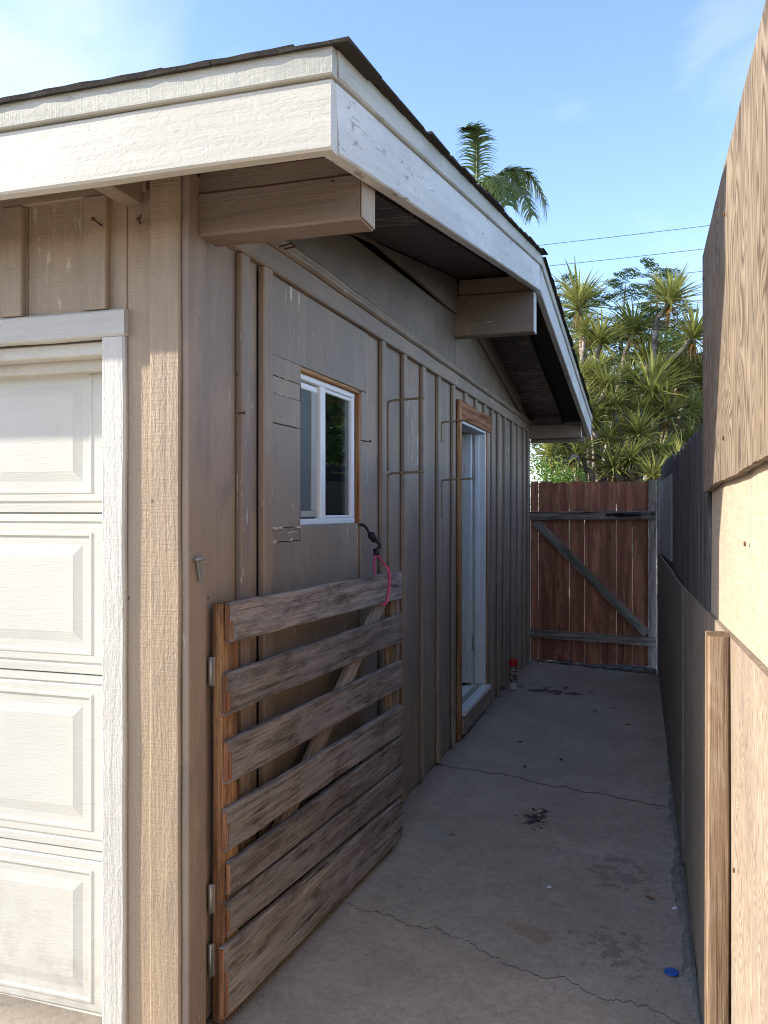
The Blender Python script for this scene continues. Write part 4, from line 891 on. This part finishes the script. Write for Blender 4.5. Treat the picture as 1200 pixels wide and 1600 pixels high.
# ------------------------------------------------------------------ small things on the ground
SC = thing('spray_can', (0.075, 4.69, gz(.07, 4.7)), 'spray paint can with red cap standing against the garage wall', 'spray can')
zc = gz(.07, 4.7) + 0.003
lathe('can_body', SC, [(0.030, 0.0), (0.033, 0.003), (0.033, 0.165), (0.029, 0.178), (0.020, 0.184)], (0.075, 4.69, zc), 'can')
lathe('cap', SC, [(0.030, 0.180), (0.0315, 0.184), (0.0305, 0.228), (0.027, 0.233)], (0.075, 4.69, zc), 'redcap')
def chip(name, x, y, r, th, mat, label, cat, el=1.0):
    V, F = [], []; n = 22; sd = random.uniform(0, 99)
    for side in (0, 1):
        for k in range(n):
            th_ = 2 * math.pi * k / n; rr = r * (1 + 0.16 * mnoise.noise((math.cos(th_) * 2 + sd, math.sin(th_) * 2, 0)))
            V.append((rr * math.cos(th_), rr * el * math.sin(th_), 0.001 + side * th * (1 + .4 * mnoise.noise((th_ * 2, sd, 0)))))
    F = [tuple(range(n))[::-1], tuple(n + k for k in range(n))] + [(k, (k + 1) % n, n + (k + 1) % n, n + k) for k in range(n)]
    return tag(link(name, py_mesh(name, V, F), None, Matrix.Translation((x, y, gz(x, y) + 0.003)) @ Matrix.Rotation(random.uniform(0, 3), 4, 'Z'), mat), label, cat)
chip('blue_disc', 1.165, 0.86, 0.021, 0.005, 'blue', 'flattened bright blue plastic disc on the concrete near the fence', 'plastic disc')
chip('paint_flake', 0.745, 1.29, 0.010, 0.002, 'vinyl', 'small white paint flake in the middle of the concrete', 'flake', 0.7)
chip('paint_flake', 0.30, 1.62, 0.012, 0.002, 'mortar', 'pale flake on the concrete beside the slatted gate', 'flake', 0.6)
chip('paint_flake', 1.185, 1.31, 0.012, 0.003, 'vinyl', 'white flake on the concrete at the foot of the fence', 'flake', 0.6)
chip('dry_leaf', 1.10, 1.36, 0.018, 0.003, 'dryleaf', 'small yellow dry leaf on the concrete near the fence', 'leaf', 0.4)
SCRAP = ['in front of the dark oil stain', 'nearest the fence, below the oil stain', 'in the middle, just beyond the far crack', 'beside the door threshold', 'just beyond the far crack on the garage side', 'at the right edge of the dark oil stain']
for i, (x, y, a) in enumerate([(0.72, 4.25, .3), (0.95, 3.95, .1), (0.62, 2.95, .4), (0.35, 3.2, 0.0), (0.45, 2.72, .2), (0.84, 4.4, -.6)]):
    tg = chip('debris_scrap', x, y, 0.016, 0.003, 'black', 'small dark scrap on the concrete, %s' % SCRAP[i], 'debris', 0.35); tg['group'] = 'dark scraps on the concrete'

# ------------------------------------------------------------------ camera-free helper to place far things by bearing
CAMP = Vector((1.11, -1.87, 1.36)); _s, _c = math.sin(R(17.65)), math.cos(R(17.65))
def at(u, v, y):
    a = (u - 600) / 1320; b = -(v - 797) / 1320
    d = Vector((_c * a - _s, _s * a + _c, b)); return CAMP + d * ((y - CAMP.y) / d.y)

# ---- dracaena
def rosette_mesh(n, length, seed, droop=0.5):
    rn = random.Random(seed); V, F = [], []
    for i in range(n):
        th = rn.uniform(0, 2 * math.pi); el = math.radians(rn.triangular(-35, 88, 35)); L = length * rn.uniform(0.7, 1.1) * (1.0 if el > 0 else 0.85)
        w = 0.021 * rn.uniform(0.7, 1.3) * length / 0.45
        h = Vector((math.cos(th), math.sin(th), 0)); side = Vector((-math.sin(th), math.cos(th), 0)); tw = rn.uniform(-.5, .5)
        p = Vector((0, 0, rn.uniform(-.06, .05))); e = el; b = len(V); segs = 5
        for k in range(segs + 1):
            f = k / segs; ww = w * (0.55 + 0.9 * f * (1 - f) * 2) * (1 - f ** 3) + 0.001
            up = Vector((0, 0, 1)) * math.cos(e) - h * math.sin(e)
            sd = side * math.cos(tw) + up * math.sin(tw)
            V += [p - sd * ww / 2, p + sd * ww / 2]
            p = p + (h * math.cos(e) + Vector((0, 0, 1)) * math.sin(e)) * (L / segs); e -= droop * rn.uniform(.5, 1.3) * (L / segs) / length * 1.0
        for k in range(segs): F.append((b + 2 * k, b + 2 * k + 1, b + 2 * k + 3, b + 2 * k + 2))
    me = py_mesh('leaf_rosette', V, F); me.materials.append(M['dracaena']); return me
ROS = [rosette_mesh(150, 0.52, 11 + i, 0.5 + .2 * i) for i in range(4)]
def skirt_mesh(n, length, seed):
    rn = random.Random(seed); V, F = [], []
    for i in range(n):
        th = rn.uniform(0, 6.28); L = length * rn.uniform(.5, 1.1); h = Vector((math.cos(th), math.sin(th), 0)); side = Vector((-math.sin(th), math.cos(th), 0)); w = 0.022
        p = Vector((0, 0, 0)); b = len(V); e = rn.uniform(-.6, -1.2)
        for k in range(4):
            ww = w * (1 - k / 3.2); V += [p - side * ww / 2, p + side * ww / 2]
            p = p + (h * math.cos(e) + Vector((0, 0, 1)) * math.sin(e)) * L / 3; e = max(-1.5, e - .25)
        for k in range(3): F.append((b + 2 * k, b + 2 * k + 1, b + 2 * k + 3, b + 2 * k + 2))
    me = py_mesh('dry_leaves', V, F); me.materials.append(M['dryleaf']); return me
SKM = [skirt_mesh(9, 0.36, 5), skirt_mesh(6, 0.3, 6)]
def dracaena(base, heads, label, seed):
    rn = random.Random(seed)
    T = thing('dracaena_tree', base, label, 'tree', 'spiky trees behind the cedar gate')
    base = Vector(base); V, F = [], []
    hub = base + Vector((0, 0, 1.35))
    tube_data(spline([base, base + Vector((.05, .02, .7)), hub], 5), [0.13 - .004 * i for i in range(11)], 10, V, F)
    for (u, v, y, sz, du, dv) in heads:
        p = at(u, v, y); q = at(u + du, v + dv, y)
        mid = (q + hub) / 2 + Vector((rn.uniform(-.1, .1), rn.uniform(-.1, .1), -0.15))
        pts = spline([hub, mid, q, (q + p) / 2 + Vector((rn.uniform(-.03, .03), 0, rn.uniform(-.05, .01))), p], 5)
        tube_data(pts, [0.052 - 0.028 * i / (len(pts) - 1) for i in range(len(pts))], 7, V, F)
        ax = (p - q).normalized(); ax = (ax + Vector((0, 0, 1.2))).normalized()
        m = Matrix.Translation(p) @ ax.to_track_quat('Z', 'Y').to_matrix().to_4x4() @ Matrix.Rotation(rn.uniform(0, 6.28), 4, 'Z') @ Matrix.Scale(sz * rn.uniform(.72, 1.2), 4)
        link('leaf_rosette', ROS[rn.randrange(4)], T, m)
        for _k in range(rn.randrange(1, 4)): link('dry_leaves', SKM[rn.randrange(2)], T, Matrix.Translation(p - Vector((0, 0, .05))) @ Matrix.Rotation(rn.uniform(0, 6), 4, 'Z') @ Matrix.Scale(sz, 4))
    me = py_mesh('trunk', [v - base for v in V], F, True)
    link('trunk', me, T, Matrix.Translation(base), 'bark')
rn = random.Random(3)
HL = [(904, 478, 9.2, 1.0, 5, 60), (914, 520, 9.0, .8, -4, 50), (938, 535, 9.0, .9, -20, 40), (988, 520, 9.6, .95, -12, 40), (905, 600, 8.6, .85, 8, 50), (933, 585, 8.7, .9, 4, 50), (948, 605, 8.5, 1.0, -18, 45), (900, 640, 8.2, .8, 8, 30), (880, 690, 8.0, .7, 30, 20), (922, 660, 8.2, .85, 10, 30), (862, 712, 7.9, .7, 40, 5), (960, 640, 8.4, .9, 10, 40), (905, 720, 8.0, .8, 20, 20), (885, 555, 9.6, .8, 10, 40), (950, 690, 8.2, .85, 0, 30)]
HL += [(rn.uniform(885, 975), rn.uniform(560, 740), rn.uniform(9.2, 10.2), rn.uniform(.55, .9), rn.uniform(-10, 10), 40) for _ in range(12)]
dracaena(tuple(at(930, 790, 8.6).xy) + (-0.16,), HL, 'spiky-leaved branching tree just beyond the end of the garage eave', 5)
HL += [(870, 740, 7.6, .6, 30, 0), (930, 742, 7.7, .7, 10, 5), (965, 570, 9.2, .8, -10, 40), (918, 560, 9.3, .7, 0, 40), (945, 655, 8.0, .7, 0, 30)]
HR = [(1047, 470, 9.4, 1.1, -22, 45), (1082, 527, 9.2, 1.05, -40, 45), (985, 598, 8.8, .95, -4, 45), (1018, 612, 8.6, 1.05, -12, 45), (1060, 600, 9.4, .9, -20, 30), (1040, 650, 8.6, .95, -20, 30), (1000, 680, 8.3, .9, 0, 30), (1078, 640, 9.0, .9, -30, 25), (1035, 708, 8.2, 1.0, -20, 25), (985, 722, 8.0, .85, 0, 20), (1075, 690, 8.6, .9, -30, 20), (1010, 560, 9.6, .85, -5, 40), (1095, 590, 9.8, .85, -30, 20), (960, 735, 8.0, .75, 10, 15)]
HR += [(1020, 745, 7.7, .7, -10, 5), (1060, 740, 8.0, .8, -20, 5), (1000, 640, 8.4, .7, 0, 35), (1065, 555, 9.8, .7, -15, 30), (1030, 580, 9.0, .65, -8, 35), (1100, 660, 9.2, .8, -30, 10)]
HR += [(rn.uniform(975, 1105), rn.uniform(575, 740), rn.uniform(9.4, 10.4), rn.uniform(.55, .9), rn.uniform(-15, 5), 40) for _ in range(14)]
dracaena(tuple(at(1000, 790, 8.8).xy) + (-0.16,), HR, 'spiky-leaved branching tree with bare curved limbs beside the tall fence', 9)

# ---- leafy masses
def leaf_cloud(name, parent, centre, rad, n, size, mat, seed, lobes=9, shell=0.55, asp=0.5):
    rn = random.Random(seed); V, F = [], []; C = Vector(centre)
    L = []
    for i in range(lobes):
        d = Vector((rn.gauss(0, 1), rn.gauss(0, 1), rn.gauss(0, 1))).normalized(); L.append((Vector((d.x * rad[0], d.y * rad[1], d.z * rad[2])) * rn.uniform(.3, .72), rn.uniform(.32, .52)))
    L.append((Vector((0, 0, 0)), 0.6))
    for i in range(n):
        c, r = rn.choice(L); d = Vector((rn.gauss(0, 1), rn.gauss(0, 1), rn.gauss(0, 1))).normalized(); k = rn.uniform(shell, 1.05) * r
        p = c + Vector((d.x * rad[0] * k, d.y * rad[1] * k, d.z * rad[2] * k))
        s = size * rn.uniform(.6, 1.3); a = Vector((rn.gauss(0, 1), rn.gauss(0, 1), rn.gauss(0, .6) - .25)).normalized(); b = a.cross(Vector((rn.gauss(0, 1), rn.gauss(0, 1), rn.gauss(0, 1)))).normalized() * (s * asp * 0.5)
        i0 = len(V); V += [p, p + a * s * .5 + b, p + a * s, p + a * s * .5 - b]; F.append((i0, i0 + 1, i0 + 2, i0 + 3))
    return link(name, py_mesh(name, V, F), parent, Matrix.Translation(C), mat)
def bush(x, y, z, rad, n, size, mat, label, cat, seed, name='leafy_shrub', trunk=0.05, asp=.5):
    T = thing(name, (x, y, -0.16), label, cat)
    V, F = [], []; rn = random.Random(seed)
    tube_data([(0, 0, 0), (0.03, 0.02, (z + .16) * .5), (0, 0, z + .16)], [trunk, trunk * .8, trunk * .5], 7, V, F)
    for i in range(7):
        a = rn.uniform(0, 6.28); zz = (z + .16) * rn.uniform(.35, .9)
        tube_data([(0, 0, zz), (math.cos(a) * rad[0] * .3, math.sin(a) * rad[1] * .3, zz + rad[2] * .25), (math.cos(a) * rad[0] * .65, math.sin(a) * rad[1] * .65, zz + rad[2] * .45)], [trunk * .5, trunk * .35, trunk * .12], 5, V, F)
    link('trunk', py_mesh('trunk', V, F, True), T, Matrix.Translation((x, y, -0.16)), 'bark')
    leaf_cloud('crown', T, (x, y, z), rad, n, size, mat, seed, asp=asp); return T
b = at(862, 742, 7.4); bush(b.x, 7.5, 1.55, (0.42, .4, .38), 4200, 0.035, 'brightbush', 'bright yellow-green shrub peeking over the left of the cedar gate', 'shrub', 21)
for i, (u, v, y, rad, lab) in enumerate([(860, 640, 12.2, (1.0, .9, 1.4), 'dark leafy shrub behind the spiky tree, nearest the garage'), (955, 690, 11.6, (1.0, .9, 1.3), 'dark leafy shrub in the middle behind the spiky trees'), (1040, 640, 12.0, (1.05, .9, 1.4), 'dark leafy shrub behind the right spiky tree'), (1120, 660, 11.2, (0.9, .9, 1.4), 'dark leafy shrub rising behind the tall fence')]):
    p = at(u, v, y); bush(p.x, p.y, p.z, rad, 9000, 0.085, 'bush', lab, 'shrub', 40 + i, asp=0.35)

# ---- feathery trees
def frond_data(V, F, p, d, L, rn, leaf=0.05):
    d = d.normalized(); side = d.cross(Vector((0, 0, 1)));
    if side.length < .05: side = Vector((1, 0, 0))
    side.normalize(); n = 11
    for k in range(n):
        f = (k + 1) / n; q = p + d * (L * f) - Vector((0, 0, 1)) * (L * 0.28 * f * f)
        for sgn in (-1, 1):
            pl = L * 0.42 * math.sin(math.pi * (0.15 + 0.8 * f)); pd = (side * sgn + d * 0.55 - Vector((0, 0, .25))).normalized(); m = 5
            for j in range(m):
                g = (j + .6) / m; c = q + pd * (pl * g) + Vector((0, 0, rn.uniform(-.02, .02))); w = leaf * .62 * (1.1 - g * .5)
                a = d * w; i0 = len(V)
                e = (pd + Vector((0, 0, rn.uniform(-.5, .5)))) * (pl / m * .5)
                V.extend([c - a, c + e, c + a, c - e]); F.append((i0, i0 + 1, i0 + 2, i0 + 3))
def feather_tree(base, tips, label, seed, spread=0.55, per=26):
    rn = random.Random(seed); base = Vector(base); T = thing('feathery_tree', base, label, 'tree', 'feathery trees beyond the cedar gate')
    V, F = [], []; LV, LF = [], []
    cen = sum((Vector(t) for t in tips), Vector()) / len(tips); fork = Vector((base.x * .5 + cen.x * .5, base.y, cen.z - 1.7))
    tube_data(spline([base, (base + fork) / 2 + Vector((.08, 0, 0)), fork], 4), [.11 - .006 * i for i in range(9)], 8, V, F)
    for t in tips:
        t = Vector(t); tube_data(spline([fork, (fork + t) / 2 + Vector((rn.uniform(-.1, .1), 0, -.1)), t], 5), [.045 - .0035 * i for i in range(11)], 6, V, F)
        for k in range(per):
            a = rn.uniform(0, 6.28); e = rn.uniform(-.25, .9); o = t + Vector((rn.gauss(0, .12), rn.gauss(0, .12), rn.uniform(-1.1, .12)))
            frond_data(LV, LF, o, Vector((math.cos(a), math.sin(a), math.tan(e) * .7)), spread * rn.uniform(.6, 1.1), rn)
    link('trunk', py_mesh('trunk', [v - base for v in V], F, True), T, Matrix.Translation(base), 'bark')
    link('crown', py_mesh('crown', [v - base for v in LV], LF), T, Matrix.Translation(base), 'feather')
p = at(898, 470, 13); feather_tree((p.x, 13, -.16), [tuple(at(895, 448, 13)), tuple(at(915, 470, 13.2)), tuple(at(880, 500, 12.8)), tuple(at(925, 540, 13))], 'feathery dark green tree showing just past the roof edge', 2, .5, 30)
p = at(975, 470, 13.5); feather_tree((p.x, 13.5, -.16), [tuple(at(977, 445, 13.5)), tuple(at(965, 490, 13.3)), tuple(at(995, 520, 13.6)), tuple(at(960, 570, 13.5))], 'feathery dark green tree with a pointed top between the two spiky trees', 3, .42, 30)
p = at(1030, 470, 14); feather_tree((p.x, 14, -.16), [tuple(at(1026, 425, 14)), tuple(at(1045, 455, 14)), tuple(at(1015, 470, 14.2)), tuple(at(1070, 520, 14)), tuple(at(1090, 560, 14))], 'tallest feathery tree with a bare twig at its top, beside the tall fence', 4, .5, 30)
tw = at(1032, 420, 14)

# ---- queen palm behind the roof
PALM_C = at(742, 392, 20)
PT = thing('palm_tree', (PALM_C.x, 20, -.16), 'tall palm with drooping feather fronds rising behind the garage roof', 'palm')
V, F = tube_data(spline([(PALM_C.x, 20, -.16), (PALM_C.x + .1, 20, 4), tuple(PALM_C)], 6), [.2] * 13, 10)
link('trunk', py_mesh('trunk', V, F, True), PT, None, 'bark')
def palm_frond(pts, seed, leafl=0.62, n=85, side0=None, drop=.42):
    rn = random.Random(seed); S = spline(pts, 10); V, F = tube_data(S, [0.035 - .028 * i / (len(S) - 1) for i in range(len(S))], 5)
    m = len(S) - 1
    for k in range(n):
        f = 0.10 + 0.90 * k / (n - 1); x = f * m; i = min(int(x), m - 1); q = S[i].lerp(S[i + 1], x - i); d = (S[i + 1] - S[i]).normalized()
        side = Vector(side0) if side0 else d.cross(Vector((0, 0, 1)))
        side.normalize()
        for sg in (-1, 1):
            L = leafl * (1 - .75 * abs(f - .4)) * rn.uniform(.75, 1.15); dd = (side * sg * rn.uniform(.6, 1) + d * rn.uniform(.3, .7) + Vector((0, rn.uniform(-.3, .3), rn.uniform(-.1, .3)))).normalized(); w = 0.05
            p = q.copy(); b = len(V); ww = d.cross(dd).cross(dd).normalized() * w / 2
            for j in range(6):
                t = j / 5; V += [p - ww * (1 - t * .85), p + ww * (1 - t * .85)]; p = p + dd * L / 5; dd = (dd + Vector((0, 0, -drop))).normalized()
            for j in range(5): F.append((b + 2 * j, b + 2 * j + 1, b + 2 * j + 3, b + 2 * j + 2))
    link('frond', py_mesh('frond', V, F), PT, None, 'palmleaf')
c = PALM_C
palm_frond([c, at(744, 310, 20), at(745, 240, 19.9), at(742, 208, 19.7), at(728, 200, 19.5)], 1, .62, 95, (1, .15, 0), .28)
palm_frond([c, at(760, 300, 20), at(790, 268, 20.2), at(828, 274, 20.4), at(852, 318, 20.5)], 2, .95)
palm_frond([c, at(765, 312, 19.6), at(790, 290, 19.3), at(815, 300, 19.0), at(832, 335, 18.8)], 3, .85)
palm_frond([c, at(755, 310, 20.4), at(775, 275, 21), at(800, 272, 21.5), at(815, 300, 22)], 8, .9)
palm_frond([c, at(750, 320, 19.5), at(768, 280, 19), at(785, 285, 18.5), at(795, 320, 18.2)], 9, .85)
palm_frond([c, at(720, 320, 20), at(690, 290, 20), at(655, 300, 20), at(640, 350, 20)], 4, .6)
palm_frond([c, at(760, 360, 20), at(790, 370, 20), at(810, 400, 20), at(820, 450, 20)], 5, .6)
palm_frond([c, at(730, 350, 20.6), at(700, 350, 21.2), at(680, 390, 21.8), at(670, 440, 22)], 6, .6)
palm_frond([c, at(750, 335, 20.7), at(760, 305, 21.3), at(772, 300, 22), at(778, 330, 22.6)], 7, .55)

# ---- tree in the neighbour's yard (seen only mirrored in the window)
bush(4.2, 10.6, 3.2, (1.8, 1.6, 2.1), 26000, 0.16, 'bush', 'leafy green tree in the yard beyond the fence, mirrored in the window', 'tree', 77, 'garden_tree', .1, .45)

# ---- overhead wires
for (a, b, lab) in [((848, 383), (1110, 352), 'uppermost of the three overhead wires crossing the sky'), ((865, 415), (1107, 388), 'middle of the three overhead wires crossing the sky'), ((940, 440), (1105, 423), 'lowest of the three overhead wires, passing behind the treetops')]:
    A_ = at(*a, 30); B_ = at(*b, 30); d = (B_ - A_) / (B_.x - A_.x)
    P = [A_ + d * (x - A_.x) + Vector((0, 0, 0.0007 * (x * x - 3 * x - 9))) for x in range(-40, 41, 4)]
    w = tube('overhead_wire', None, P, 0.010, 'wire', 6); tag(w, lab, 'wire', 'overhead wires')
